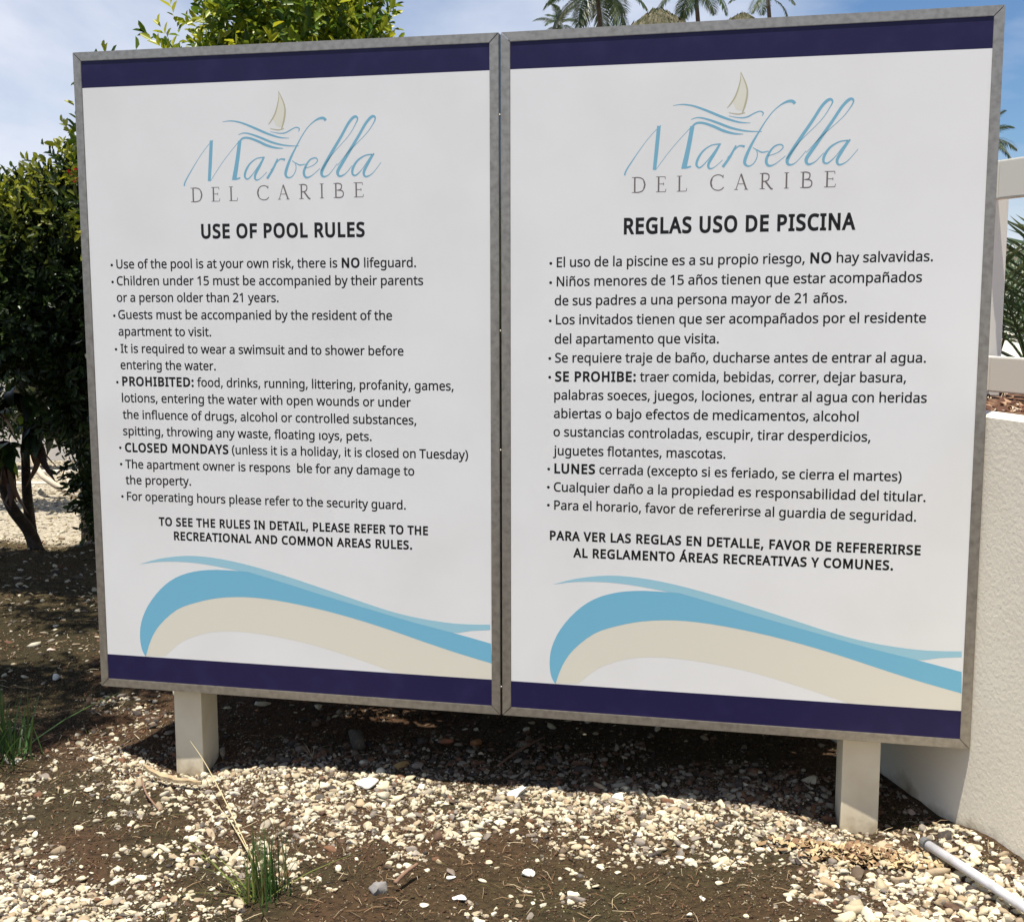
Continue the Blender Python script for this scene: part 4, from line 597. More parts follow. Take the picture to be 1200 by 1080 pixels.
LOGO_ART = dict(
  marks=[[[0.328, 1.6983, 0.00212], [0.3284, 1.7002, 0.00209], [0.3287, 1.7027, 0.00205], [0.3298, 1.7062, 0.00199], [0.3322, 1.7112, 0.00189], [0.3363, 1.718, 0.00174], [0.3418, 1.7263, 0.00155], [0.3479, 1.7353, 0.00135], [0.3541, 1.7442, 0.00118], [0.3604, 1.7532, 0.00103], [0.3671, 1.7624, 0.0009], [0.3738, 1.7714, 0.00079], [0.38, 1.7795, 0.00071], [0.3856, 1.7865, 0.00067], [0.3908, 1.7926, 0.00067], [0.3958, 1.7982, 0.00068], [0.4007, 1.8035, 0.00071], [0.406, 1.8087, 0.00076], [0.4113, 1.8136, 0.00083], [0.4161, 1.8178, 0.0009], [0.4193, 1.8208, 0.00094]], [[0.4141, 1.8194, 0.00472], [0.4133, 1.8104, 0.00478], [0.4122, 1.7976, 0.00487], [0.4109, 1.7829, 0.00494], [0.4096, 1.7684, 0.00496], [0.4082, 1.753, 0.00488], [0.4066, 1.736, 0.00474], [0.4051, 1.7206, 0.00459], [0.4041, 1.7099, 0.00448]], [[0.4088, 1.7119, 0.00071], [0.415, 1.7202, 0.00071], [0.4238, 1.7321, 0.00071], [0.4338, 1.7452, 0.00071], [0.4433, 1.7572, 0.00071], [0.4524, 1.7679, 0.00069], [0.4617, 1.7783, 0.00067], [0.4708, 1.7882, 0.00067], [0.4791, 1.797, 0.00071], [0.4868, 1.805, 0.00085], [0.494, 1.8123, 0.00106], [0.5002, 1.8184, 0.00127], [0.5045, 1.8226, 0.00142]], [[0.4984, 1.8157, 0.00519], [0.497, 1.8068, 0.00527], [0.4949, 1.7941, 0.00537], [0.4924, 1.7798, 0.0055], [0.49, 1.7661, 0.00567], [0.4872, 1.7523, 0.00589], [0.4842, 1.7376, 0.00617], [0.4813, 1.7245, 0.00643], [0.4794, 1.7153, 0.00661]], [[0.4726, 1.7134, 0.00236], [0.475, 1.7135, 0.00242], [0.4784, 1.7136, 0.00252], [0.4822, 1.7138, 0.0026], [0.4857, 1.7141, 0.0026], [0.4889, 1.7147, 0.00247], [0.4922, 1.7155, 0.00226], [0.495, 1.7163, 0.00204], [0.497, 1.7169, 0.00189]], [[0.4494, 1.8681, 0.00067], [0.4535, 1.8687, 0.00067], [0.4593, 1.8695, 0.0009], [0.466, 1.8702, 0.00117], [0.4727, 1.8703, 0.00142], [0.4793, 1.8697, 0.00161], [0.4863, 1.8687, 0.00179], [0.4936, 1.8672, 0.00195], [0.5012, 1.8653, 0.00212], [0.5093, 1.8626, 0.00231], [0.5179, 1.8594, 0.00251], [0.5265, 1.8559, 0.00269], [0.5349, 1.8525, 0.00283], [0.5429, 1.849, 0.00294], [0.5509, 1.8455, 0.00302], [0.5586, 1.842, 0.00307], [0.5659, 1.8388, 0.00307], [0.5727, 1.836, 0.00301], [0.5791, 1.8334, 0.00289], [0.5853, 1.8311, 0.00275], [0.5917, 1.8289, 0.0026], [0.5981, 1.8267, 0.00245], [0.6045, 1.8247, 0.0023], [0.6109, 1.8229, 0.00212], [0.6173, 1.8215, 0.00189], [0.6242, 1.8205, 0.00155], [0.6316, 1.8199, 0.00114], [0.6381, 1.8195, 0.00074], [0.6427, 1.8192, 0.00067]], [[0.5889, 1.838, 0.00067], [0.5931, 1.837, 0.00067], [0.5992, 1.8356, 0.0008], [0.6058, 1.8342, 0.001], [0.6119, 1.8332, 0.00118], [0.6172, 1.8327, 0.00133], [0.6223, 1.8325, 0.00148], [0.6272, 1.8327, 0.00159], [0.6322, 1.8336, 0.00165], [0.6374, 1.8354, 0.00164], [0.6427, 1.838, 0.00156], [0.6478, 1.8407, 0.00148], [0.6523, 1.8429, 0.00142], [0.656, 1.8445, 0.00139], [0.6592, 1.8458, 0.00139], [0.6621, 1.8467, 0.00139], [0.6648, 1.847, 0.00142], [0.6675, 1.8466, 0.00149], [0.6701, 1.8456, 0.00159], [0.6722, 1.8442, 0.00167], [0.6735, 1.8427, 0.00165], [0.6735, 1.8409, 0.00148], [0.6726, 1.8387, 0.00119], [0.6714, 1.8367, 0.00091], [0.6706, 1.8353, 0.00071]], [[0.4951, 1.8321, 0.00071], [0.4975, 1.8331, 0.00084], [0.501, 1.8346, 0.00102], [0.5051, 1.8359, 0.00122], [0.5094, 1.8367, 0.00142], [0.5139, 1.8366, 0.00159], [0.5187, 1.836, 0.00177], [0.5241, 1.835, 0.00195], [0.5301, 1.8334, 0.00212], [0.5371, 1.8312, 0.00232], [0.545, 1.8285, 0.00252], [0.5531, 1.8254, 0.00271], [0.5611, 1.8223, 0.00283], [0.5689, 1.8192, 0.0029], [0.5766, 1.8158, 0.00292], [0.5843, 1.8126, 0.0029], [0.5921, 1.8097, 0.00283], [0.5999, 1.8073, 0.00271], [0.6078, 1.8051, 0.00252], [0.6155, 1.8033, 0.00232], [0.6228, 1.8017, 0.00212], [0.6296, 1.8005, 0.00195], [0.636, 1.7996, 0.00177], [0.6422, 1.7989, 0.00159], [0.6482, 1.7984, 0.00142], [0.6547, 1.798, 0.00122], [0.6612, 1.7978, 0.00102], [0.667, 1.7977, 0.00084], [0.671, 1.7977, 0.00071]], [[0.497, 1.8117, 0.00236], [0.4986, 1.8139, 0.0024], [0.5009, 1.8171, 0.00246], [0.5038, 1.8203, 0.00253], [0.5071, 1.8225, 0.0026], [0.5109, 1.8236, 0.00265], [0.5151, 1.824, 0.0027], [0.5199, 1.8238, 0.00276], [0.5251, 1.823, 0.00283], [0.5311, 1.8215, 0.00294], [0.5376, 1.8193, 0.00308], [0.5444, 1.8167, 0.00321], [0.551, 1.814, 0.0033], [0.5575, 1.8112, 0.00336], [0.564, 1.808, 0.00339], [0.5704, 1.8048, 0.00338], [0.5769, 1.8021, 0.0033], [0.5834, 1.7998, 0.00315], [0.5899, 1.7978, 0.00294], [0.5964, 1.7961, 0.00267], [0.6026, 1.7947, 0.00236], [0.6091, 1.7938, 0.00196], [0.6157, 1.7932, 0.00148], [0.6215, 1.7928, 0.00102], [0.6255, 1.7925, 0.00071]], [[0.7501, 1.8624, 0.00378], [0.749, 1.8637, 0.0038], [0.7474, 1.8656, 0.00384], [0.7453, 1.8675, 0.00384], [0.7429, 1.8687, 0.00378], [0.7401, 1.8691, 0.00362], [0.7369, 1.8691, 0.00339], [0.7333, 1.8687, 0.00312], [0.7295, 1.8677, 0.00283], [0.7255, 1.866, 0.00248], [0.7211, 1.8639, 0.00208], [0.7166, 1.8613, 0.0017], [0.7122, 1.8583, 0.00142], [0.7079, 1.8551, 0.00126], [0.7037, 1.8515, 0.00119], [0.6994, 1.8475, 0.00118], [0.6951, 1.843, 0.00118], [0.6908, 1.8378, 0.0012], [0.6864, 1.832, 0.00125], [0.6821, 1.826, 0.00133], [0.678, 1.82, 0.00142], [0.6743, 1.8143, 0.0015], [0.6708, 1.8086, 0.00159], [0.6672, 1.8027, 0.00171], [0.6635, 1.7964, 0.00189], [0.6593, 1.7894, 0.00214], [0.6549, 1.782, 0.00245], [0.6505, 1.7743, 0.00277], [0.6464, 1.7667, 0.00307], [0.6427, 1.7589, 0.00335], [0.639, 1.7509, 0.00364], [0.6359, 1.7433, 0.00388], [0.6334, 1.7368, 0.00401], [0.6317, 1.7315, 0.00402], [0.6307, 1.7272, 0.00394], [0.6303, 1.7237, 0.00377], [0.6307, 1.7206, 0.00354], [0.6321, 1.718, 0.00319], [0.6344, 1.7158, 0.00273], [0.6372, 1.7144, 0.00226], [0.64, 1.7138, 0.00189], [0.6431, 1.7142, 0.00163], [0.6464, 1.7155, 0.00143], [0.6497, 1.7175, 0.00129], [0.6526, 1.7201, 0.00118], [0.6552, 1.7234, 0.00113], [0.6576, 1.7275, 0.00114], [0.6596, 1.7319, 0.00116], [0.6609, 1.736, 0.00118], [0.6614, 1.74, 0.00119], [0.6613, 1.7441, 0.00119], [0.6606, 1.7479, 0.0012], [0.6595, 1.7512, 0.00118], [0.6575, 1.7539, 0.00113], [0.6548, 1.7561, 0.00106], [0.652, 1.7578, 0.00099], [0.6502, 1.759, 0.00094]], [[0.6594, 1.7537, 0.00118], [0.6616, 1.7523, 0.00129], [0.6648, 1.7501, 0.00146], [0.6685, 1.748, 0.00161], [0.6723, 1.7468, 0.00165], [0.6765, 1.7469, 0.00154], [0.6814, 1.7477, 0.00133], [0.6858, 1.7487, 0.0011], [0.6889, 1.7494, 0.00094]], [[0.5663, 1.77, 0.00165], [0.5628, 1.7698, 0.00159], [0.5578, 1.7696, 0.00149], [0.5522, 1.769, 0.00141], [0.5468, 1.7675, 0.00142], [0.5416, 1.765, 0.00152], [0.5362, 1.7618, 0.0017], [0.531, 1.7579, 0.00191], [0.5264, 1.7539, 0.00212], [0.5225, 1.7494, 0.00237], [0.5191, 1.7445, 0.00266], [0.5162, 1.7395, 0.00291], [0.5138, 1.7348, 0.00307], [0.5121, 1.7306, 0.00311], [0.5108, 1.7264, 0.00307], [0.5102, 1.7227, 0.00297], [0.5105, 1.7196, 0.00283], [0.5117, 1.7169, 0.00264], [0.5138, 1.7146, 0.00239], [0.5164, 1.7132, 0.00212], [0.5194, 1.7133, 0.00189], [0.5227, 1.715, 0.00168], [0.5265, 1.7182, 0.00149], [0.5305, 1.7222, 0.00132], [0.5347, 1.7267, 0.00118], [0.539, 1.7317, 0.00108], [0.5436, 1.7375, 0.001], [0.5481, 1.7435, 0.00096], [0.5523, 1.7491, 0.00094], [0.5564, 1.7547, 0.00098], [0.5604, 1.7605, 0.00105], [0.5639, 1.7655, 0.00113], [0.5663, 1.769, 0.00118]], [[0.5693, 1.7715, 0.00212], [0.5667, 1.7669, 0.00231], [0.563, 1.7605, 0.00258], [0.5588, 1.7532, 0.00286], [0.5549, 1.7465, 0.00307], [0.551, 1.7402, 0.00321], [0.5469, 1.7339, 0.0033], [0.5433, 1.728, 0.00335], [0.5409, 1.7229, 0.0033], [0.54, 1.7187, 0.00316], [0.5401, 1.7151, 0.00294], [0.5411, 1.7124, 0.00266], [0.5427, 1.7106, 0.00236], [0.545, 1.7099, 0.00201], [0.548, 1.7102, 0.00161], [0.5516, 1.7113, 0.00123], [0.5556, 1.7134, 0.00094], [0.5606, 1.7171, 0.0008], [0.5665, 1.7222, 0.00074], [0.572, 1.7272, 0.00072], [0.5758, 1.7307, 0.00071]], [[0.6083, 1.7653, 0.00212], [0.6057, 1.7603, 0.00231], [0.602, 1.7531, 0.00258], [0.5978, 1.7452, 0.00286], [0.5936, 1.7378, 0.00307], [0.589, 1.7308, 0.00318], [0.5839, 1.7236, 0.00325], [0.5793, 1.7173, 0.00328], [0.5761, 1.7129, 0.0033]], [[0.5875, 1.7354, 0.00094], [0.5904, 1.7387, 0.00093], [0.5947, 1.7434, 0.0009], [0.5994, 1.7485, 0.00089], [0.6035, 1.7528, 0.00094], [0.6068, 1.7563, 0.00105], [0.6099, 1.7596, 0.00121], [0.6129, 1.7623, 0.00141], [0.616, 1.764, 0.00165], [0.6197, 1.7644, 0.00199], [0.6237, 1.7638, 0.0024], [0.6273, 1.7628, 0.0028], [0.6298, 1.7621, 0.00307]], [[0.6876, 1.7378, 0.00094], [0.6919, 1.739, 0.00093], [0.6981, 1.7405, 0.00091], [0.7046, 1.7425, 0.00091], [0.7102, 1.7448, 0.00094], [0.7147, 1.7476, 0.00103], [0.7188, 1.7508, 0.00117], [0.7221, 1.7541, 0.0013], [0.7239, 1.7569, 0.00142], [0.724, 1.7595, 0.00149], [0.7226, 1.7618, 0.00155], [0.7204, 1.7637, 0.0016], [0.7177, 1.7647, 0.00165], [0.7144, 1.7647, 0.00169], [0.7104, 1.7639, 0.00173], [0.7061, 1.7624, 0.00178], [0.7022, 1.7601, 0.00189], [0.6986, 1.7567, 0.00208], [0.695, 1.7523, 0.00233], [0.6918, 1.7475, 0.0026], [0.689, 1.7428, 0.00283], [0.6868, 1.7383, 0.00306], [0.685, 1.7337, 0.00329], [0.6838, 1.7293, 0.00347], [0.6834, 1.7253, 0.00354], [0.6839, 1.7216, 0.00349], [0.6852, 1.7181, 0.00333], [0.6872, 1.7152, 0.00311], [0.6898, 1.7136, 0.00283], [0.6929, 1.7131, 0.00246], [0.6967, 1.7137, 0.00199], [0.701, 1.7152, 0.00153], [0.7058, 1.7177, 0.00118], [0.712, 1.7218, 0.00097], [0.7192, 1.7275, 0.00084], [0.7259, 1.7329, 0.00077], [0.7305, 1.7367, 0.00071]], [[0.7332, 1.7291, 0.00071], [0.7385, 1.7364, 0.00071], [0.7459, 1.7469, 0.00071], [0.7548, 1.7589, 0.00071], [0.7646, 1.7708, 0.00071], [0.7761, 1.7828, 0.0007], [0.7894, 1.7956, 0.00068], [0.8023, 1.8081, 0.00067], [0.8129, 1.8191, 0.00071], [0.8204, 1.8285, 0.00078], [0.8261, 1.8369, 0.00089], [0.8305, 1.8443, 0.00102], [0.8341, 1.8506, 0.00118], [0.837, 1.8556, 0.00137], [0.839, 1.8595, 0.00159], [0.84, 1.8626, 0.00184], [0.8401, 1.8652, 0.00212], [0.839, 1.8674, 0.00248], [0.837, 1.8692, 0.00289], [0.8342, 1.87, 0.00328], [0.8311, 1.8694, 0.00354], [0.8275, 1.8673, 0.00364], [0.8235, 1.864, 0.00363], [0.819, 1.8594, 0.00357], [0.8143, 1.8537, 0.00354], [0.8094, 1.8466, 0.00353], [0.8043, 1.8382, 0.00351], [0.7988, 1.829, 0.00351], [0.793, 1.8197, 0.00354], [0.7867, 1.8102, 0.00363], [0.7799, 1.8001, 0.00376], [0.7731, 1.7901, 0.0039], [0.7668, 1.7807, 0.00401], [0.7611, 1.772, 0.00409], [0.7556, 1.7637, 0.00416], [0.7506, 1.7559, 0.00421], [0.7462, 1.7488, 0.00425], [0.7423, 1.7423, 0.0043], [0.7389, 1.7364, 0.00435], [0.7363, 1.7311, 0.00435], [0.7348, 1.7265, 0.00425], [0.7345, 1.7224, 0.00401], [0.7352, 1.719, 0.00366], [0.7368, 1.7163, 0.00325], [0.7391, 1.7148, 0.00283], [0.7423, 1.7144, 0.00235], [0.7463, 1.7149, 0.00181], [0.751, 1.7166, 0.00131], [0.756, 1.7199, 0.00094], [0.7621, 1.726, 0.00076], [0.7692, 1.7342, 0.00071], [0.7757, 1.7423, 0.00071], [0.7802, 1.7479, 0.00071]], [[0.7804, 1.7428, 0.00071], [0.7861, 1.7493, 0.00071], [0.7942, 1.7584, 0.00071], [0.8038, 1.7689, 0.00071], [0.8141, 1.7793, 0.00071], [0.8257, 1.79, 0.0007], [0.8389, 1.8015, 0.00068], [0.8516, 1.8127, 0.00067], [0.862, 1.8224, 0.00071], [0.8695, 1.8304, 0.00078], [0.8752, 1.8373, 0.00089], [0.8796, 1.8434, 0.00102], [0.8832, 1.8488, 0.00118], [0.8863, 1.8537, 0.00137], [0.8885, 1.858, 0.00159], [0.8898, 1.8615, 0.00184], [0.89, 1.8643, 0.00212], [0.8891, 1.8667, 0.00248], [0.8871, 1.8685, 0.00289], [0.8843, 1.8692, 0.00328], [0.8811, 1.8686, 0.00354], [0.8774, 1.8663, 0.00364], [0.8731, 1.8627, 0.00363], [0.8685, 1.8578, 0.00357], [0.8635, 1.852, 0.00354], [0.8585, 1.8449, 0.00353], [0.8531, 1.8365, 0.00351], [0.8474, 1.8274, 0.00351], [0.8415, 1.8182, 0.00354], [0.8351, 1.8086, 0.00363], [0.8282, 1.7985, 0.00376], [0.8214, 1.7886, 0.0039], [0.8151, 1.7793, 0.00401], [0.8093, 1.7708, 0.00409], [0.8038, 1.7628, 0.00416], [0.7987, 1.7553, 0.00421], [0.7941, 1.7485, 0.00425], [0.7898, 1.7422, 0.0043], [0.7858, 1.7365, 0.00435], [0.7827, 1.7313, 0.00435], [0.7808, 1.7268, 0.00425], [0.7805, 1.7227, 0.004], [0.7816, 1.719, 0.00364], [0.7835, 1.7161, 0.00324], [0.7861, 1.7146, 0.00283], [0.7896, 1.7146, 0.00241], [0.7939, 1.7159, 0.00195], [0.7987, 1.7181, 0.00152], [0.8034, 1.7212, 0.00118], [0.8085, 1.7258, 0.00097], [0.8141, 1.7319, 0.00084], [0.8191, 1.7377, 0.00077], [0.8226, 1.7417, 0.00071]], [[0.8794, 1.7699, 0.00165], [0.8758, 1.7696, 0.00163], [0.8705, 1.7693, 0.00159], [0.8646, 1.7686, 0.00159], [0.8589, 1.767, 0.00165], [0.8533, 1.7646, 0.00183], [0.8475, 1.7614, 0.00208], [0.8419, 1.7578, 0.00235], [0.8371, 1.7537, 0.0026], [0.833, 1.7492, 0.00282], [0.8294, 1.7441, 0.00304], [0.8265, 1.7389, 0.00322], [0.8243, 1.7342, 0.0033], [0.823, 1.7298, 0.00328], [0.8224, 1.7256, 0.00317], [0.8225, 1.722, 0.00301], [0.8233, 1.7192, 0.00283], [0.8249, 1.7172, 0.00263], [0.8272, 1.716, 0.00239], [0.8301, 1.7156, 0.00214], [0.8333, 1.7164, 0.00189], [0.837, 1.7187, 0.00163], [0.8413, 1.7222, 0.00136], [0.8458, 1.7264, 0.00111], [0.8502, 1.731, 0.00094], [0.8544, 1.736, 0.00088], [0.8587, 1.7418, 0.00089], [0.8629, 1.7476, 0.00092], [0.8667, 1.7529, 0.00094], [0.8705, 1.7579, 0.00094], [0.8741, 1.7628, 0.00094], [0.8772, 1.767, 0.00094], [0.8794, 1.7699, 0.00094]], [[0.8848, 1.7722, 0.00212], [0.8814, 1.7673, 0.00236], [0.8766, 1.7602, 0.0027], [0.8714, 1.7524, 0.00305], [0.867, 1.7454, 0.0033], [0.8632, 1.7393, 0.00346], [0.8597, 1.7335, 0.00357], [0.8569, 1.728, 0.0036], [0.8553, 1.7234, 0.00354], [0.8551, 1.7192, 0.00335], [0.856, 1.7156, 0.00305], [0.8579, 1.713, 0.00271], [0.8606, 1.7117, 0.00236], [0.8644, 1.712, 0.002], [0.8692, 1.7135, 0.00161], [0.8745, 1.7162, 0.00124], [0.8801, 1.7202, 0.00094], [0.8864, 1.7265, 0.00075], [0.8936, 1.7348, 0.00067], [0.9001, 1.7429, 0.00067], [0.9047, 1.7484, 0.00067]]],
  sail=[[[0.6161, 1.9442, 0.00067], [0.6162, 1.9407, 0.00067], [0.6164, 1.9359, 0.00078], [0.6163, 1.9299, 0.00099], [0.6155, 1.9232, 0.00118], [0.6138, 1.9152, 0.00138], [0.6113, 1.9059, 0.00159], [0.6085, 1.8966, 0.00178], [0.6056, 1.8886, 0.00189], [0.6027, 1.8823, 0.00191], [0.5995, 1.8768, 0.00187], [0.5963, 1.8722, 0.00178], [0.5934, 1.868, 0.00165], [0.5906, 1.8644, 0.00144], [0.5879, 1.8614, 0.00117], [0.5855, 1.859, 0.00089], [0.5839, 1.8573, 0.00071]], [[0.6161, 1.9432, 0.00071], [0.6186, 1.938, 0.00089], [0.6222, 1.9306, 0.00115], [0.6259, 1.9225, 0.00143], [0.6289, 1.9152, 0.00165], [0.6308, 1.9093, 0.00181], [0.6322, 1.9039, 0.00193], [0.6331, 1.8985, 0.00203], [0.6334, 1.8926, 0.00212], [0.633, 1.886, 0.00223], [0.6319, 1.8789, 0.00233], [0.6305, 1.8718, 0.00239], [0.629, 1.8653, 0.00236], [0.6272, 1.859, 0.00219], [0.6251, 1.8529, 0.0019], [0.6232, 1.8476, 0.00161], [0.6219, 1.844, 0.00142]], [[0.5887, 1.8461, 0.00071], [0.593, 1.8451, 0.00086], [0.5992, 1.8438, 0.00109], [0.6059, 1.8425, 0.00131], [0.6117, 1.8418, 0.00142], [0.6169, 1.8421, 0.00137], [0.6218, 1.843, 0.00122], [0.626, 1.844, 0.00106], [0.6289, 1.8447, 0.00094]]],
  fill=[[0.6162, 1.9382], [0.6155, 1.9232], [0.6077, 1.8886], [0.5984, 1.8699], [0.6064, 1.8535], [0.6207, 1.849], [0.6285, 1.8653], [0.6314, 1.8927], [0.6278, 1.9153]],
  subtitle=[[0.3461, 1.6538, 0.8539, 1.6579], [['D', 0.0, 0.0727], ['E', 0.1232, 0.0505], ['L', 0.2273, 0.0505], ['C', 0.3909, 0.0707], ['A', 0.5121, 0.0677], ['R', 0.6354, 0.0636], ['I', 0.7525, 0.0242], ['B', 0.8303, 0.0576], ['E', 0.9444, 0.0545]]],
)
WAVE_ART = dict(
  light=[[0.143, 0.6163], [0.1588, 0.6215], [0.1817, 0.6289], [0.207, 0.6355], [0.2339, 0.6408], [0.2631, 0.6453], [0.2922, 0.6482], [0.32, 0.649], [0.3476, 0.6482], [0.3766, 0.6461], [0.4067, 0.6429], [0.4381, 0.6384], [0.472, 0.6325], [0.5085, 0.6251], [0.5474, 0.6162], [0.59, 0.6057], [0.6381, 0.593], [0.6898, 0.5787], [0.7412, 0.5643], [0.7932, 0.5495], [0.8449, 0.5347], [0.8899, 0.5225], [0.9243, 0.5143], [0.9522, 0.5087], [0.98, 0.504], [1.0105, 0.4997], [1.0409, 0.4964], [1.0687, 0.4939], [1.0923, 0.4925], [1.1134, 0.492], [1.1344, 0.4921], [1.1589, 0.4928], [1.1833, 0.494], [1.2004, 0.495], [1.2011, 0.4798], [1.187, 0.4784], [1.1668, 0.4763], [1.1461, 0.474], [1.1282, 0.4703], [1.1098, 0.4663], [1.0863, 0.4655], [1.0548, 0.47], [1.0181, 0.4778], [0.9806, 0.4862], [0.9452, 0.4942], [0.9091, 0.5028], [0.8677, 0.5128], [0.8162, 0.5251], [0.7593, 0.5388], [0.7071, 0.5516], [0.6645, 0.5624], [0.627, 0.5723], [0.5905, 0.5815], [0.5544, 0.5905], [0.5194, 0.5989], [0.4843, 0.6063], [0.4477, 0.6128], [0.411, 0.6184], [0.3768, 0.6229], [0.347, 0.6263], [0.3197, 0.6286], [0.2924, 0.6298], [0.2632, 0.6298], [0.2339, 0.6288], [0.207, 0.6269], [0.1817, 0.6235], [0.1588, 0.6193], [0.143, 0.6163]],
  blue=[[0.4842, 0.61], [0.5115, 0.6034], [0.5504, 0.5939], [0.5905, 0.5839], [0.6269, 0.5746], [0.6645, 0.5648], [0.7071, 0.554], [0.7592, 0.5412], [0.8162, 0.5275], [0.8677, 0.5152], [0.9088, 0.5053], [0.9447, 0.4967], [0.9805, 0.4886], [1.0177, 0.4808], [1.0548, 0.4734], [1.0918, 0.4658], [1.133, 0.4568], [1.1741, 0.4476], [1.2027, 0.4411], [1.2052, 0.3847], [1.1821, 0.39], [1.1491, 0.3978], [1.1161, 0.4058], [1.0872, 0.4132], [1.0584, 0.421], [1.027, 0.4296], [0.9913, 0.4398], [0.9529, 0.451], [0.9144, 0.4618], [0.8765, 0.4719], [0.8385, 0.4817], [0.8003, 0.4908], [0.762, 0.4992], [0.7236, 0.5071], [0.685, 0.5141], [0.6453, 0.5205], [0.6055, 0.5262], [0.5681, 0.5305], [0.5345, 0.5333], [0.5034, 0.5348], [0.4735, 0.535], [0.4445, 0.5338], [0.4166, 0.5314], [0.39, 0.5278], [0.3646, 0.523], [0.3405, 0.517], [0.3177, 0.5102], [0.2964, 0.5033], [0.2763, 0.4957], [0.2569, 0.4855], [0.2373, 0.4715], [0.2182, 0.4549], [0.2019, 0.4385], [0.1894, 0.4234], [0.1796, 0.4084], [0.1711, 0.3925], [0.1629, 0.373], [0.156, 0.3525], [0.1513, 0.338], [0.1513, 0.338], [0.1482, 0.3428], [0.1438, 0.3499], [0.14, 0.3588], [0.1374, 0.3699], [0.1356, 0.3828], [0.1349, 0.3965], [0.1355, 0.4106], [0.1373, 0.4254], [0.141, 0.441], [0.1468, 0.4577], [0.1546, 0.4751], [0.1645, 0.4927], [0.1772, 0.5107], [0.192, 0.5288], [0.2075, 0.545], [0.2229, 0.5588], [0.2389, 0.5708], [0.2562, 0.5811], [0.2751, 0.5899], [0.2953, 0.597], [0.3168, 0.6027], [0.3392, 0.6069], [0.3628, 0.6096], [0.389, 0.6113], [0.4226, 0.6115], [0.4588, 0.6107], [0.4842, 0.61]],
  sand=[[0.1513, 0.3393], [0.156, 0.3537], [0.1629, 0.3742], [0.1711, 0.3937], [0.1796, 0.4096], [0.1894, 0.4246], [0.2018, 0.4397], [0.2182, 0.4562], [0.2373, 0.4727], [0.2569, 0.4868], [0.2763, 0.4969], [0.2964, 0.5045], [0.3177, 0.5114], [0.3405, 0.5182], [0.3646, 0.5242], [0.39, 0.5291], [0.4166, 0.5326], [0.4444, 0.5351], [0.4735, 0.5362], [0.5034, 0.536], [0.5345, 0.5345], [0.5681, 0.5317], [0.6055, 0.5274], [0.6453, 0.5218], [0.6849, 0.5153], [0.7235, 0.5083], [0.762, 0.5004], [0.8003, 0.492], [0.8385, 0.4829], [0.8765, 0.4731], [0.9143, 0.463], [0.9529, 0.4522], [0.9913, 0.441], [1.027, 0.4308], [1.0584, 0.4221], [1.0872, 0.4144], [1.116, 0.407], [1.1491, 0.399], [1.1821, 0.3912], [1.2051, 0.3859], [1.2071, 0.3398], [0.9863, 0.3238], [0.9704, 0.3279], [0.9469, 0.334], [0.9182, 0.3418], [0.8836, 0.3519], [0.8437, 0.3637], [0.8036, 0.375], [0.7642, 0.3853], [0.7247, 0.3952], [0.6876, 0.4037], [0.6547, 0.4102], [0.6243, 0.4152], [0.5938, 0.4196], [0.5619, 0.4237], [0.5298, 0.4272], [0.499, 0.4296], [0.4699, 0.431], [0.4419, 0.4314], [0.4153, 0.4305], [0.3903, 0.4285], [0.3666, 0.4251], [0.3429, 0.4197], [0.318, 0.4119], [0.293, 0.4019], [0.2699, 0.3901], [0.2482, 0.3741], [0.2284, 0.3563], [0.2147, 0.3436]],
)

# ------------------------------------------------------------------ retaining wall and raised bed
M_wall = mat('white_stucco', (0.80, 0.74, 0.62), 0.9, spec=0.2, noise=(3.0, (0.72, 0.655, 0.54), 0.45, 0.85, 6), bump=(85, 0.30, 0.004, 4, 0.5))
WH_ = 1.098
base_dirt(M_wall, -0.05, 0.06, (0.26, 0.20, 0.12), 12, 0.85)
def wall_pt(s, off, z): return (XE + WD[0] * s + WNORM[0] * off, YE + WD[1] * s + WNORM[1] * off, z)
bm = bmesh.new()
nseg = 40
S_ = np.linspace(-4.6, 12, nseg)
prof = [(0.006, -0.15), (0.006, WH_ - 0.006), (0.012, WH_), (0.085, WH_), (0.092, WH_ - 0.008), (0.092, -0.15)]
rows = []
for s in S_: rows.append([bm.verts.new(wall_pt(s, o + 0.002 * math.sin(s * 3.1), z)) for o, z in prof])
for i in range(nseg - 1):
    for k in range(5): bm.faces.new((rows[i][k], rows[i][k + 1], rows[i + 1][k + 1], rows[i + 1][k]))
bm.faces.new(rows[0]); bm.faces.new(rows[-1][::-1])
bmesh.ops.recalc_face_normals(bm, faces=bm.faces)
thing(obj('garden_wall', bm_mesh('garden_wall', bm, M_wall)), 'low white stucco retaining wall running behind the right end of the sign', 'wall')

M_mulch = mat('mulch_soil', (0.11, 0.055, 0.035), 0.95, spec=0.1, noise=(40, (0.30, 0.20, 0.13), 0.52, 0.66, 8), bump=(60, 1.0, 0.02, 8))
M_deck = mat('pale_pool_deck', (0.62, 0.55, 0.48), 0.85, noise=(3, (0.52, 0.46, 0.40), 0.4, 0.8, 6))
def poly_sheet(name, pts, z, m):
    me = bpy.data.meshes.new(name); me.from_pydata([(x, y, z) for x, y in pts], [], [tuple(range(len(pts)))]); me.materials.append(m)
    return structure(obj(name, me))
def wp2(s, off): q = wall_pt(s, off, 0); return (q[0], q[1])
poly_sheet('raised_bed', [wp2(-4.6, 0.088), wp2(-4.6, 1.9), wp2(11.9, 1.9), wp2(11.9, 0.088)], 1.045, M_mulch)
poly_sheet('pool_deck', [wp2(-4.6, 1.9), (60, -6), (60, 90), (-12, 90), wp2(11.9, 1.9)], 1.02, M_deck)
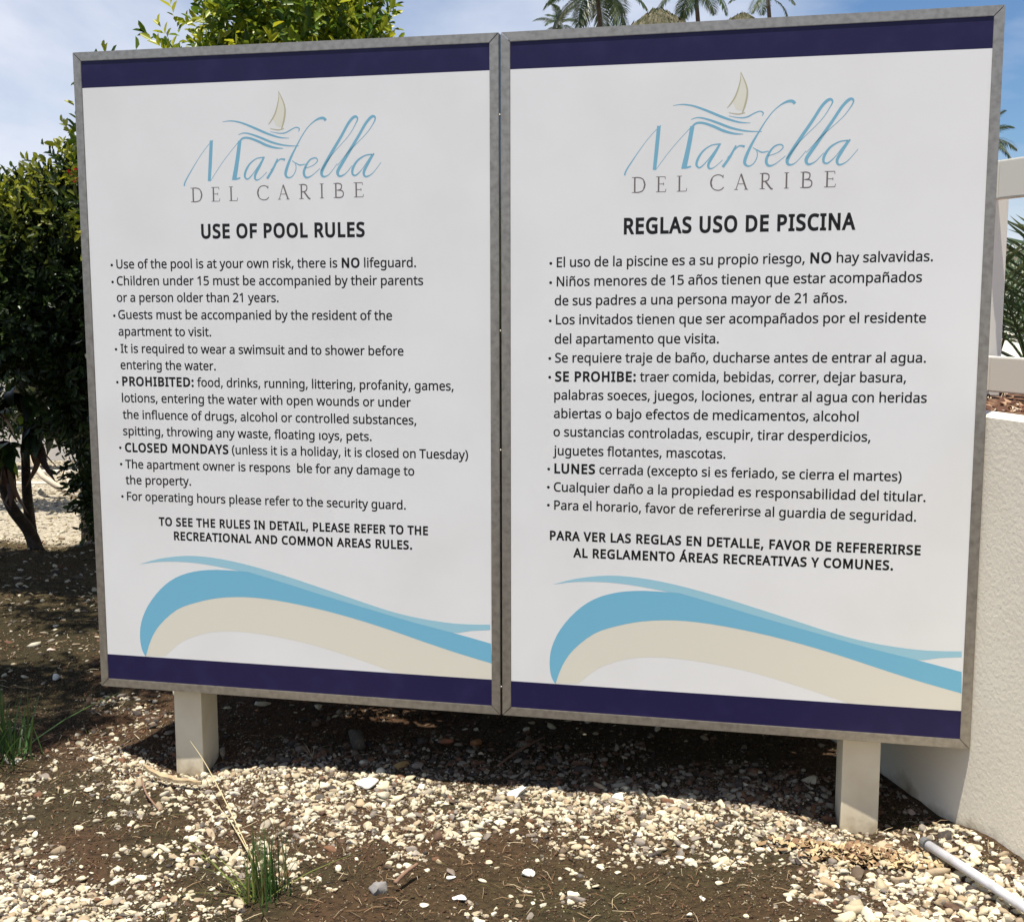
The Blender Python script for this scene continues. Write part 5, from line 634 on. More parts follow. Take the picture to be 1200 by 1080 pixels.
# mulch chips on the bed
n = 2600
sS = r.uniform(-2.5, 3.5, n); oO = r.uniform(0.10, 1.2, n)
x = XE + WD[0] * sS + WNORM[0] * oO; y = YE + WD[1] * sS + WNORM[1] * oO
V = np.zeros((n, 6, 3)); 
S2 = 0.016 * r.uniform(.5, 1.4, n); an = r.random(n) * 6.28
for i, th in enumerate((0, 1.0, 2.1, 3.3, 4.3, 5.3)):
    V[:, i] = np.stack([np.cos(th + 0 * an) * S2, np.sin(th + 0 * an) * S2 * .4, r.normal(0, .35, n) * S2], 1)
ca, sa = np.cos(an)[:, None], np.sin(an)[:, None]
V = np.stack([V[..., 0] * ca - V[..., 1] * sa, V[..., 0] * sa + V[..., 1] * ca, V[..., 2]], -1) + np.stack([x, y, 1.052 + 0 * x], 1)[:, None]
f1 = np.array([[0, 1, 2], [0, 2, 3], [0, 3, 4], [0, 4, 5]])
col = np.array([(0.22, 0.10, 0.06), (0.10, 0.05, 0.035), (0.34, 0.22, 0.14), (0.5, 0.42, 0.32)])[r.integers(0, 4, n)]
stuff(obj('bark_mulch', new_mesh('bark_mulch', V.reshape(-1, 3), (f1[None] + (np.arange(n) * 6)[:, None, None]).reshape(-1, 3), M_dead, cols=np.repeat(col, 6, 0))),
      'reddish brown bark mulch on the bed behind the white wall', 'mulch')

# ------------------------------------------------------------------ white railing on the raised bed
ang = rad(90 + 33)
rd = Vector((math.cos(ang), math.sin(ang), 0)); rn = Vector((-rd.y, rd.x, 0))
pR = at_depth(1169, 320, 4.25)
rail = empty('white_railing', (pR[0], pR[1], 1.045), 'white railing with square post and two thick rails above the mulch bed', 'railing', rot=ang)
def rail_part(name, x0, x1, y0, y1, z0, z1, bev=0.006):
    bm = bmesh.new(); box(bm, x0, x1, y0, y1, z0, z1, bev); return obj(name, bm_mesh(name, bm, M_rail), rail)
zt0, zt1 = 1.722 - 1.045, 1.852 - 1.045
zb0, zb1 = 1.068 - 1.045, 1.190 - 1.045
for a0, a1 in ((-1.96, -0.062), (-0.059, 1.96)):
    rail_part('bottom_rail', a0, a1, 0.032, 0.07, zb0, zb1)
    rail_part('top_rail', a0, a1, 0.032, 0.07, zt0, zt1)
for xx in (0.0, 1.9, -1.96): rail_part('post', xx, xx + 0.065, -0.035, 0.03, 0.0, 0.76)

# ------------------------------------------------------------------ the double sign
GL = GLYPHS
sign = empty('pool_rules_sign', (0, 0.03, 0), 'double framed white pool rules sign in English and Spanish on two cream posts', 'sign')
def sp(name, me, parent, label=None):
    o = obj(name, me, parent)
    base = Vector((0, 0.03, 0))
    if parent is sign: o.location = -base
    if label: o['label'] = label
    return o
YP = 0.0025
def flat(name, pts, y, m, th=0.0):
    me = bpy.data.meshes.new(name)
    cu = bpy.data.curves.new(name, 'CURVE'); cu.dimensions = '2D'; cu.fill_mode = 'BOTH'
    s = cu.splines.new('POLY'); s.points.add(len(pts) - 1); s.use_cyclic_u = True
    for i, p in enumerate(pts): s.points[i].co = (p[0], p[1], 0, 1)
    me = mesh_of(cu, name); bpy.data.curves.remove(cu)
    for v in me.vertices: v.co = (v.co.x, y, v.co.y)
    me.materials.append(m); return me
def mesh_of(cu, name):
    o = bpy.data.objects.new('tmp', cu); me = bpy.data.meshes.new_from_object(o); me.name = name; bpy.data.objects.remove(o); return me
def rects(name, x0, x1, z0, z1, y, m):
    me = bpy.data.meshes.new(name); me.from_pydata([(x0, y, z0), (x1, y, z0), (x1, y, z1), (x0, y, z1)], [], [(0, 1, 2, 3)]); me.materials.append(m); return me
panels = {}
for side, (px0, px1, lb) in dict(e=(-1.212, -0.022, 'panel with the rules in English'), s=(0.022, 1.212, 'panel with the rules in Spanish')).items():
    bm = bmesh.new(); box(bm, px0, px1, YP, YP + 0.006, 0.258, 2.055)
    p = sp('rules_panel', bm_mesh('rules_panel', bm, M_vinyl), sign, lb); panels[side] = p
    sp('navy_band', rects('navy_band', px0, px1, 1.9745, 2.054, YP - 0.0001, M_navy), p)
    sp('navy_band', rects('navy_band', px0, px1, 0.259, 0.3385, YP - 0.0004, M_navy), p)
# frames: mitred flat bars with a raised lip
FD = 0.034
def bar(pts, name='frame_bar'):
    """pts: outer a, outer b, inner b, inner a in (x,z)"""
    bm = bmesh.new()
    f = [bm.verts.new((x, 0, z)) for x, z in pts]; b = [bm.verts.new((x, FD, z)) for x, z in pts]
    bm.faces.new(f); bm.faces.new(b[::-1])
    for i in range(4): bm.faces.new((f[i], b[i], b[(i + 1) % 4], f[(i + 1) % 4]))
    bmesh.ops.recalc_face_normals(bm, faces=bm.faces)
    bmesh.ops.bevel(bm, geom=[e for e in bm.edges if all(abs(v.co.y) < 1e-6 for v in e.verts)], offset=0.0011, segments=2, affect='EDGES')
    return sp(name, bm_mesh(name, bm, M_frame), sign)
OUT = dict(e=[(-1.2305, 0.2395), (-0.0035, 0.2395), (-0.0035, 2.068), (-1.2305, 2.072)], s=[(0.0025, 0.2395), (1.2305, 0.2395), (1.2305, 2.073), (0.0025, 2.068)])
for side in 'es':
    o = OUT[side]; cx_ = (o[0][0] + o[1][0]) / 2
    BW = 0.0245; g_ = 0.0009
    i_ = [(x + (BW if x < cx_ else -BW), z + (BW if z < 1 else -BW)) for x, z in o]
    for k in range(4):
        a0, b0, b1, a1 = o[k], o[(k + 1) % 4], i_[(k + 1) % 4], i_[k]
        dx, dz = b0[0] - a0[0], b0[1] - a0[1]; l = math.hypot(dx, dz); dx *= g_ / l; dz *= g_ / l
        bar([(a0[0] + dx, a0[1] + dz), (b0[0] - dx, b0[1] - dz), (b1[0] - dx, b1[1] - dz), (a1[0] + dx, a1[1] + dz)])
# rivets on the joint between the two frames
for z in (0.32, 0.98, 1.30, 1.86):
    bm = bmesh.new(); bmesh.ops.create_uvsphere(bm, u_segments=8, v_segments=5, radius=0.0032, matrix=Matrix.Translation((-0.0005, 0.001, z)))
    sp('rivet', bm_mesh('rivet', bm, M_frame, True), sign)

def text_line(side, segs, ends, cap, bul, m=M_ink):
    x0, z0, x1, z1 = ends
    cu = bpy.data.curves.new('t', 'CURVE'); cu.dimensions = '2D'; cu.fill_mode = 'BOTH'
    cb_ = bpy.data.curves.new('t', 'CURVE'); cb_.dimensions = '2D'; cb_.fill_mode = 'BOTH'; rib = []
    pen = 0.0
    for txt, st in segs:
        for ch in txt:
            adv, sps = GL[ch]
            if st == 'b': pen += 0.034
            for q in sps:
                tgt = cb_ if st == 'b' else cu
                s = tgt.splines.new('POLY'); n = len(q) // 2; s.points.add(n - 1); s.use_cyclic_u = True
                for i in range(n): s.points[i].co = (pen + q[2 * i] / 1000, q[2 * i + 1] / 1000, 0, 1)
                rib.append(([(pen + q[2 * i] / 1000, q[2 * i + 1] / 1000) for i in range(n)], 0.042 if st == 'b' else 0.018))
            pen += adv / 1000 + (0.034 if st == 'b' else 0)
    mes = [mesh_of(k, 't') for k in (cu, cb_)]
    V = []; F_ = []
    for me in mes:
        o = len(V); V += [(v.co.x, v.co.y) for v in me.vertices]; F_ += [tuple(i + o for i in p.vertices) for p in me.polygons]; bpy.data.meshes.remove(me)
    bpy.data.curves.remove(cu); bpy.data.curves.remove(cb_)
    YL = [YP - 0.0001] * len(V)
    for j, (c_, hw) in enumerate(rib):        # heavier strokes: a rim along every outline
        n = len(c_); o = len(V)
        for i in range(n):
            p0, p1, p2 = c_[i - 1], c_[i], c_[(i + 1) % n]
            a_ = np.array([p1[0] - p0[0], p1[1] - p0[1]]); b_ = np.array([p2[0] - p1[0], p2[1] - p1[1]])
            a_ = a_ / (np.linalg.norm(a_) + 1e-9); b_ = b_ / (np.linalg.norm(b_) + 1e-9)
            nn = np.array([-(a_ + b_)[1], (a_ + b_)[0]]); l = np.linalg.norm(nn)
            nn = nn / (l + 1e-9) * min(1.0 / max(l / 2, .4), 1.6) * hw
            V += [(p1[0] + nn[0], p1[1] + nn[1]), (p1[0] - nn[0], p1[1] - nn[1])]
        F_ += [(o + 2 * i, o + 2 * i + 1, o + (2 * i + 3) % (2 * n), o + (2 * i + 2) % (2 * n)) for i in range(n)]
        YL += [YP - 0.00012 - 0.0000004 * (j % 3)] * (2 * n)
    V = np.array(V); mn, mxx = V[:, 0].min(), V[:, 0].max()
    Lx = math.hypot(x1 - x0, z1 - z0); ux, uz = (x1 - x0) / Lx, (z1 - z0) / Lx
    s_ = Lx / (mxx - mn); k = cap / 0.714
    a = (V[:, 0] - mn) * s_; b = V[:, 1] * k
    W3 = np.stack([x0 + a * ux, np.array(YL), z0 + a * uz + b], 1).tolist()
    if bul:
        o = len(W3)
        for i in range(10): W3.append((bul[0] + 0.0040 * math.cos(i * .6283), YP - 0.0001, bul[1] + 0.0040 * math.sin(i * .6283)))
        F_.append(tuple(range(o, o + 10)))
    me = bpy.data.meshes.new('text_line'); me.from_pydata(W3, [], F_); me.materials.append(m)
    sp('text_line', me, panels[side])
for side, segs, ends, cap, bul in TEXTS: text_line(side, segs, ends, cap, bul)

def ribbon(q, y, dx):
    V = []; F_ = []
    n = len(q)
    for i in range(n):
        a = q[max(i - 1, 0)]; b = q[min(i + 1, n - 1)]
        tx, tz = b[0] - a[0], b[1] - a[1]; l = math.hypot(tx, tz) + 1e-9; nx_, nz_ = -tz / l, tx / l
        V += [(q[i][0] + dx + nx_ * q[i][2], y, q[i][1] + nz_ * q[i][2]), (q[i][0] + dx - nx_ * q[i][2], y, q[i][1] - nz_ * q[i][2])]
    for i in range(n - 1): F_.append((2 * i, 2 * i + 1, 2 * i + 3, 2 * i + 2))
    return V, F_
# light serif capitals as strokes in a unit box: (points, width)
tk, tn = 0.105, 0.042
SERIF = {
 'D': [([(.22, 0), (.22, 1)], tk), ([(.22, .975), (.5, .97), (.78, .86), (.93, .5), (.78, .14), (.5, .03), (.22, .025)], tn * 1.7), ([(.86, .74), (.925, .5), (.86, .26)], tk), ([(.02, .98), (.4, .98)], tn), ([(.02, .02), (.4, .02)], tn)],
 'E': [([(.26, 0), (.26, 1)], tk), ([(.02, .98), (.9, .98)], tn), ([(.9, .98), (.92, .82)], tn), ([(.26, .52), (.76, .52)], tn), ([(.76, .6), (.76, .43)], tn), ([(.02, .02), (.95, .02)], tn), ([(.95, .02), (1.0, .2)], tn)],
 'L': [([(.26, 0), (.26, 1)], tk), ([(.02, .98), (.5, .98)], tn), ([(.02, .02), (.95, .02)], tn), ([(.95, .02), (1.0, .22)], tn)],
 'C': [([(.93, .82), (.80, .94), (.58, .99), (.32, .93), (.12, .74), (.06, .5), (.12, .26), (.32, .07), (.6, .01), (.82, .06), (.98, .2)], tn * 1.5), ([(.15, .76), (.07, .5), (.15, .24)], tk), ([(.93, .99), (.93, .78)], tn)],
 'A': [([(.12, .02), (.47, 1)], tn * 1.2), ([(.47, 1), (.87, .02)], tk), ([(.25, .37), (.72, .37)], tn), ([(0, .02), (.26, .02)], tn), ([(.72, .02), (1, .02)], tn)],
 'R': [([(.2, 0), (.2, 1)], tk), ([(.2, .975), (.45, .98), (.66, .9), (.70, .73), (.62, .56), (.42, .49), (.2, .49)], tn * 1.8), ([(.42, .5), (.66, .24), (.86, .03), (1.0, .01)], tk), ([(.0, .98), (.36, .98)], tn), ([(0, .02), (.4, .02)], tn)],
 'I': [([(.5, 0), (.5, 1)], tk), ([(.05, .98), (.95, .98)], tn), ([(.05, .02), (.95, .02)], tn)],
 'B': [([(.24, 0), (.24, 1)], tk), ([(.24, .975), (.5, .98), (.76, .9), (.80, .75), (.7, .57), (.42, .52)], tn * 1.8), ([(.42, .52), (.76, .5), (.95, .38), (.95, .17), (.78, .04), (.45, .02), (.24, .025)], tn * 1.8), ([(.24, .52), (.5, .52)], tn), ([(.02, .98), (.4, .98)], tn), ([(.02, .02), (.4, .02)], tn)],
}
LG = LOGO_ART
def logo(side, dx):
    p = panels[side]
    sp('logo_lettering', new_mesh('logo_lettering', *join([ribbon(q, YP - 0.0001 - 0.000004 * i, dx) for i, q in enumerate(LG['marks'])]), M_logo), p)
    me = flat('logo_sail_fill', [(a + dx, b) for a, b in LG['fill']], YP - 0.0001, M_sailf); sp('logo_sail_fill', me, p)
    sp('logo_sail', new_mesh('logo_sail', *join([ribbon(q, YP - 0.00014 - 0.000004 * i, dx) for i, q in enumerate(LG['sail'])]), M_sail), p)
    (x0, z0, x1, z1), spans = LG['subtitle']
    parts = []; i = 0; Lx = x1 - x0; H = 0.0392
    for ch, st, wd in spans:
        for pts, w in SERIF[ch]:
            pts = catmull(pts, 4) if len(pts) > 3 else pts
            q = [(x0 + (st + wd * a) * Lx, z0 + (z1 - z0) * st + b * H, w * H / 2) for a, b in pts]
            parts.append(ribbon(q, YP - 0.0001 - 0.000002 * i, dx)); i += 1
    sp('logo_subtitle', new_mesh('logo_subtitle', *join(parts), M_grey), p)
    wv = WAVE_ART; clip = 1.2115 + dx
    for nm, m, k in (('sand', M_sand, 2), ('light', M_light, 3), ('blue', M_blue, 4)):
        pts = [(min(a + dx, clip), b) for a, b in wv[nm]]
        sp('wave_print', flat('wave_print', pts, YP - 0.00005 * k, m), p)
logo('s', 0.0); logo('e', -1.2325)

# posts: square vinyl sleeves behind the frame
def post(cx_, w, d, rot, y0):
    M_ = Matrix.Translation((cx_, y0, 0)) @ Matrix.Rotation(rot, 4, 'Z')
    bm = bmesh.new(); box(bm, -w / 2, w / 2, 0, d, -0.15, 2.03, 0.003, M_)
    sp('post', bm_mesh('post', bm, M_post), sign)
post(-0.975, 0.090, 0.10, rad(-1.5), 0.046)
post(0.968, 0.098, 0.10, rad(6), 0.043)
for cx_ in (-0.86, 0.80):      # angle brackets under the frame
    bm = bmesh.new(); box(bm, cx_ - 0.05, cx_ + 0.05, 0.036, 0.075, 0.232, 0.2375, 0.001)
    sp('bracket', bm_mesh('bracket', bm, M_frame), sign)

# ------------------------------------------------------------------ vegetation
M_leaf = mat('leaf', rough=0.38, spec=0.5, attr=True, transl=0.40)
M_big = mat('broad_leaf', rough=0.35, spec=0.5, attr=True, transl=0.30)
M_bark = mat('bark', (0.045, 0.033, 0.024), 0.9, noise=(25, (0.10, 0.08, 0.06), 0.5, 0.75, 8), bump=(60, 0.9, 0.01, 8))
M_frond = mat('palm_frond', rough=0.42, spec=0.45, attr=True, transl=0.2)

def leaves(C, D, Nn, S, col, wid=0.42, curl=0.12):
    """folded six-point leaves: C base, D direction, Nn normal, S length"""
    n = len(C)
    D = D / (np.linalg.norm(D, axis=1, keepdims=True) + 1e-9)
    B = np.cross(D, Nn); B /= (np.linalg.norm(B, axis=1, keepdims=True) + 1e-9); Nn = np.cross(B, D)
    S = S[:, None]
    V = np.zeros((n, 6, 3))
    V[:, 0] = C; V[:, 1] = C + D * S * .38 + B * S * wid * .5 + Nn * S * curl; V[:, 2] = C + D * S * .78 + B * S * wid * .36 + Nn * S * curl * .5
    V[:, 3] = C + D * S - Nn * S * curl * .6; V[:, 4] = C + D * S * .78 - B * S * wid * .36 + Nn * S * curl * .5; V[:, 5] = C + D * S * .38 - B * S * wid * .5 + Nn * S * curl
    f = np.array([[0, 1, 2, 3], [0, 3, 4, 5]])
    return V.reshape(-1, 3), (f[None] + (np.arange(n) * 6)[:, None, None]).reshape(-1, 4), np.repeat(col, 6, 0)
def twig_crown(ells, ntw, per, size, pal, tip, r, shell=0.55, keep=None, up=0.35, zy=None):
    """leaves clustered along twigs in a union of ellipsoids; returns leaf arrays and twig start points"""
    cen = []; outd = []
    wts = np.array([e[1][0] * e[1][1] * e[1][2] for e in ells]) ** .67; wts /= wts.sum()
    while len(cen) < ntw:
        e = ells[r.choice(len(ells), p=wts)]
        d = r.normal(size=3); d /= np.linalg.norm(d); q = r.random() ** (1 / 3)
        q = q if r.random() > shell else r.uniform(.85, 1.08)
        p = np.array(e[0]) + d * q * np.array(e[1])
        lump = vnoise(np.array([p[0] + p[2] * .7]), np.array([p[1] - p[2] * .6]), 3.2)[0]
        if lump < 0.30 and q > .6: continue
        if keep is not None and not keep(p): continue
        cen.append(p); outd.append(d)
    cen = np.array(cen); outd = np.array(outd)
    tw = outd + r.normal(0, .45, cen.shape) + np.array([0, 0, up]); tw /= np.linalg.norm(tw, axis=1, keepdims=True)
    C = np.repeat(cen, per, 0); T = np.repeat(tw, per, 0); n = len(C)
    t = np.tile(np.linspace(0, 1, per), len(cen))[:, None]
    C = C + T * t * size * 2.6 * r.uniform(.7, 1.2, (n, 1))
    sid = r.normal(size=(n, 3)); sid -= (sid * T).sum(1, keepdims=True) * T; sid /= np.linalg.norm(sid, axis=1, keepdims=True)
    D = T * (0.35 + 0.6 * t) + sid * (1.0 - .4 * t)
    Nn = T * 1.0 - sid * .2 + r.normal(0, .35, (n, 3)) + np.array([0, 0, .4])
    twv = r.random(len(cen)); v = np.repeat(twv, per)[:, None]
    col = np.array(pal)[r.integers(0, len(pal), n)] * r.uniform(.8, 1.2, (n, 1))
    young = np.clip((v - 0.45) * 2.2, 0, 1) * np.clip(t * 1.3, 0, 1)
    if zy: young = young * np.clip((C[:, 2:3] - zy[0]) / (zy[1] - zy[0]), 0, 1)      # fresh tips only high up: brighter sunlit top put into leaf colour
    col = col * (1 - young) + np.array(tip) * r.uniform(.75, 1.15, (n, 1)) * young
    S = size * r.uniform(.65, 1.25, n)
    return leaves(C, D, Nn, S, col), cen

def branch_net(base, cen, r, rad0, n=26, trunk_pts=None):
    """limbs from a trunk to sampled twig starts"""
    parts = []
    top = np.array(trunk_pts[-1]); rr = np.linspace(rad0, rad0 * .55, len(trunk_pts)); parts.append(tube(trunk_pts, rr, 9))
    for i in r.choice(len(cen), n, replace=False):
        c_ = cen[i]; k = r.integers(max(1, len(trunk_pts) // 2), len(trunk_pts)); a = np.array(trunk_pts[k])
        mid = (a + c_) / 2 + r.normal(0, .07, 3) + np.array([0, 0, .05])
        P = catmull([a, mid, c_], 4); R_ = np.linspace(rad0 * .38, .003, len(P)); parts.append(tube(P, R_, 5, False))
    return join(parts)
def tree(name, label, cat, base, trunks, ells, ntw, per, size, pal, tip, seed, rad0=.035, group=None, keep=None, shell=.55, nb=26, zy=None):
    r = np.random.default_rng(seed)
    t = empty(name, base, label, cat, group)
    b = np.array(base)
    (V, F_, C_), cen = twig_crown(ells, ntw, per, size, pal, tip, r, shell, keep, zy=zy)
    obj('crown', new_mesh('crown', V - b, F_, M_leaf, cols=C_), t)
    for tr in trunks:
        P = [np.array(p) for p in catmull(tr, 4)]
        near = cen[np.argsort(np.linalg.norm(cen - P[-1], axis=1))[:max(nb * 3, 40)]]
        v, f = branch_net(base, near, r, rad0, nb, P)
        obj('trunk', new_mesh('trunk', np.array([tuple(q) for q in v]) - b, f, M_bark, smooth=True), t)
    return t
PALG = [(0.060, 0.115, 0.022), (0.045, 0.090, 0.020), (0.085, 0.145, 0.026), (0.035, 0.07, 0.02)]
TIPY = (0.33, 0.38, 0.035)
# tree just behind the sign, its top showing over the left panel
def P_(u, v, y): return on_plane_y(u, v, y)
YA = 1.55
cA = P_(315, 120, YA)
ellA = [((P_(330, 60, YA)[0], YA, 2.33), (0.46, 0.42, 0.42)), ((P_(255, 90, YA)[0], YA - .05, 2.27), (0.36, 0.38, 0.34)), ((P_(425, 90, YA)[0], YA + .1, 2.25), (0.30, 0.36, 0.30)),
        ((P_(200, 100, YA)[0], YA, 2.12), (0.26, 0.3, 0.30)), ((cA[0], YA, 1.85), (0.72, 0.5, 0.5))]
def keepA(p):
    u, v, d = to_px(np.array([p[0]]), np.array([p[1]]), p[2]); return 188 < u[0] < 455 or v[0] > 95 or (158 < u[0] < 189 and v[0] > 34)
tree('round_tree', 'bright yellow-green leafy tree top rising behind the left panel of the sign', 'tree', (cA[0], YA, 0.02),
     [[(cA[0], YA, 0.0), (cA[0] + .05, YA, .6), (cA[0] - .04, YA + .04, 1.2), (cA[0], YA, 1.9)], [(cA[0] + .06, YA + .05, 0.0), (cA[0] + .18, YA, .7), (cA[0] + .35, YA, 1.7)], [(cA[0] - .05, YA, 0.0), (cA[0] - .22, YA, .8), (cA[0] - .4, YA, 1.75)]],
     ellA, 3400, 9, .050, [(0.17, 0.25, 0.024), (0.12, 0.20, 0.022), (0.25, 0.31, 0.025), (0.06, 0.12, 0.018)], (0.55, 0.54, 0.035), 31, shell=.6, keep=keepA)
# unseen shrubs added behind the panels to keep the soil there in shade
tree('added_shade_shrub', 'unseen dense green shrub row added close behind the sign to shade the soil', 'shrub', (-.25, .95, .02), [[(-.7, .95, -.02), (-.7, .95, .5), (-.65, 1.0, 1.1)], [(-.1, .9, -.02), (-.1, .95, .5), (-.12, .95, 1.1)], [(.35, .85, -.02), (.33, .85, .5), (.33, .85, 1.0)]],
     [((-.85, .68, 1.0), (.40, .42, .68)), ((-.35, .68, 1.0), (.45, .42, .68)), ((.12, .66, 1.0), (.42, .40, .68)), ((.52, .52, .95), (.30, .30, .62))], 3600, 8, .06, PALG, TIPY, 35, rad0=.03, nb=24,
     keep=lambda p: p[1] > .24 and wall_side(p[0], p[1]) < -.14 and p[2] < 1.85 and p[0] > -1.2)
# dark hedge-like tree at the left edge
def DD(u, v, d): return at_depth(u, v, d)
e = [(DD(-45, 372, 5.75), (.60, .32, .60)), (DD(50, 362, 5.7), (.38, .32, .52)), (DD(120, 335, 5.7), (.17, .30, .68)), (DD(30, 310, 5.75), (.30, .28, .32)), (DD(98, 235, 5.7), (.13, .24, .26)), (DD(-130, 380, 5.9), (.72, .40, .58)), (DD(122, 520, 6.75), (.12, .18, .44)), (DD(100, 430, 5.9), (.15, .26, .34)), (DD(10, 455, 7.9), (.55, .18, .26))]
def keepB(p):
    u, v, d = to_px(np.array([p[0]]), np.array([p[1]]), p[2]); return not (u[0] < 66 and v[0] > 428 and d[0] < 7)
bB = on_ground(104, 634, 0.02)
hb = [(bB[0], bB[1], -.02), (bB[0] - .02, bB[1] + .02, .5), (bB[0] + .02, bB[1] - .3, 1.0), (bB[0] + .1, bB[1] - .8, 1.5)]
hb2 = [(bB[0] + .12, bB[1] + .1, -.02), (bB[0] + .16, bB[1] - .05, .6), (bB[0] + .2, bB[1] - .6, 1.2)]
b4 = DD(-110, 560, 6.6); hb3 = [(b4[0], b4[1], -.02), (b4[0] + .05, b4[1], .6), (b4[0] + .1, b4[1], 1.4)]
tree('evergreen_bush', 'tall dark green bush with small glossy leaves at the left edge beside the sign', 'bush', (bB[0], bB[1], 0.02), [hb, hb2, hb3], e, 8200, 9, .047,
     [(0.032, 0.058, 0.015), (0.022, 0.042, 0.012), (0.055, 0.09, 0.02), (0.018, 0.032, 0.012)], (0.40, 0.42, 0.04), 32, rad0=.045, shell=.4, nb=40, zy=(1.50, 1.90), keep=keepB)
# red flowers on it
fl = []
rf = np.random.default_rng(8)
root = bpy.data.objects['evergreen_bush']
for u, v in ((88, 203), (86, 210)):
    c_ = DD(u, v, 5.40) - np.array(root.location)
    k = 6; D = rf.normal(size=(k, 3)); 
    V, F_, C_ = leaves(np.tile(c_, (k, 1)) + rf.normal(0, .01, (k, 3)), D, rf.normal(size=(k, 3)), np.full(k, .018), np.tile(np.array([0.42, 0.02, 0.025]), (k, 1)), .7)
    obj('red_flower', new_mesh('red_flower', V, F_, M_leaf, cols=C_), root)
# overhanging tree outside the frame on the left whose shade falls on the soil beside the sign
def sunp(x, y, h): return (x + SUN.x / SUN.z * h, y + SUN.y / SUN.z * h, h)
h = 3.05
ellC = [(sunp(*on_ground(u, v)[:2], h), (q, q * .75, .12)) for u, v, q in ((88, 795, .17), (140, 812, .15), (60, 850, .12), (105, 858, .12), (68, 892, .08), (30, 815, .12), (10, 880, .06))] + [ (sunp(-2.15, 1.62, h + .3), (.40, .28, .15)), (sunp(-2.6, .60, h), (.4, .16, .14)), (sunp(-3.2, 1.2, h + .3), (.5, .4, .3))]
def keepC(p):
    u, v, d = to_px(np.array([p[0]]), np.array([p[1]]), p[2]); 
    hh = max(-p[1], 0) / (-SUN.y / SUN.z)
    if p[0] + .06 * hh > -1.43 and p[1] < 0.12 and p[2] - hh < 2.45: return False      # keeps the sign itself in the sun
    return d[0] < .3 or v[0] < -45 or u[0] < -60
tree('shade_tree', 'tree leaning in from outside the left edge whose branches shade the soil beside the sign', 'tree', (-3.35, -.2, 0.0),
     [[(-3.35, -.2, -.02), (-3.3, -.25, 1.0), (-3.1, -.2, 2.0), (-2.7, .0, 2.9), (-2.2, .0, 3.2)]], ellC, 1900, 6, .055, PALG, TIPY, 33, rad0=.06, keep=keepC, nb=30)

# small broad-leaved tree with two dark stems
def broad_leaf_mesh(r, L_, Wd, col, droop):
    n = 7; V = []; F_ = []
    for i in range(n):
        t = i / (n - 1); w = Wd * math.sin(math.pi * min(t * .93 + .05, 1)) ** .8 * .5
        x_ = L_ * t; z_ = -droop * L_ * t * t
        V += [(x_, w, z_ + w * .35), (x_, 0, z_), (x_, -w, z_ + w * .35)]
    for i in range(n - 1):
        a = 3 * i; F_ += [(a, a + 3, a + 4, a + 1), (a + 1, a + 4, a + 5, a + 2)]
    return new_mesh('leaf', V, np.array(F_), M_big, cols=np.tile(np.array(col), (len(V), 1)), smooth=True)
bt = on_ground(42, 642, 0.02)
tb = empty('broad_leaf_tree', (bt[0], bt[1], 0.02), 'small tree with two dark leaning stems and drooping broad leaves left of the sign', 'tree')
rb = np.random.default_rng(12)
def gp(u, v, d=6.95): return at_depth(u, v, d) - np.array([bt[0], bt[1], 0.02])
d0 = to_px(np.array([bt[0]]), np.array([bt[1]]))[2][0]
s1_ = [gp(46, 652, d0), gp(34, 622, d0 - .05), gp(14, 595, d0 - .2), gp(2, 560, d0 - .35), gp(0, 520, d0 - .5)]
s2_ = [gp(40, 648, d0 + .03), gp(35, 610, d0 + .0), gp(31, 570, d0 - .2), gp(30, 520, d0 - .35), gp(34, 470, d0 - .5)]
for s_, r0 in ((s1_, .028), (s2_, .024)):
    P = catmull(s_, 5); v, f = tube(P, np.linspace(r0 * 1.5, r0 * .7, len(P)), 9)
    obj('stem', new_mesh('stem', v, f, M_bark, smooth=True), tb)
gcol = [(0.035, 0.075, 0.018), (0.05, 0.10, 0.022), (0.24, 0.34, 0.04), (0.022, 0.042, 0.015), (0.018, 0.03, 0.013), (0.04, 0.016, 0.012)]
lm = [broad_leaf_mesh(rb, 1, .52, c_, .75) for c_ in gcol]
dm = [broad_leaf_mesh(rb, 1, .22, c_, .9) for c_ in ((0.11, 0.06, 0.035), (0.07, 0.035, 0.02), (0.15, 0.09, 0.05))]
def put_leaf(me, p, az, el, L_, roll):
    o = obj('leaf', me, tb, loc=p, rot=(roll, -el, az)); o.scale = (L_, L_, L_); return o
for (u, v) in ((2, 520), (34, 470), (18, 455), (-14, 470), (45, 495)):
    c_ = gp(u, v, d0 - .55)
    for k in range(13):
        az = k * 2.4 + rb.normal(0, .2); el = rb.uniform(-.9, .6)
        put_leaf(lm[rb.choice(len(lm), p=[.14, .06, .10, .24, .28, .18])], c_ + rb.normal(0, .025, 3), az, el, rb.uniform(.10, .17), rb.normal(0, .4))
for k in range(12):
    c_ = gp(4 + rb.normal(0, 6), 535 + rb.normal(0, 8), d0 - .5); put_leaf(dm[rb.integers(3)], c_, rb.random() * 6.28, rb.uniform(-1.5, -1.0), rb.uniform(.14, .24), rb.normal(0, .5))
for k in range(6):
    c_ = gp(44 + rb.normal(0, 3), 508 + rb.normal(0, 5), d0 - .5); put_leaf(dm[rb.integers(3)], c_, rb.random() * 6.28, rb.uniform(-1.5, -.9), rb.uniform(.14, .22), rb.normal(0, .5))

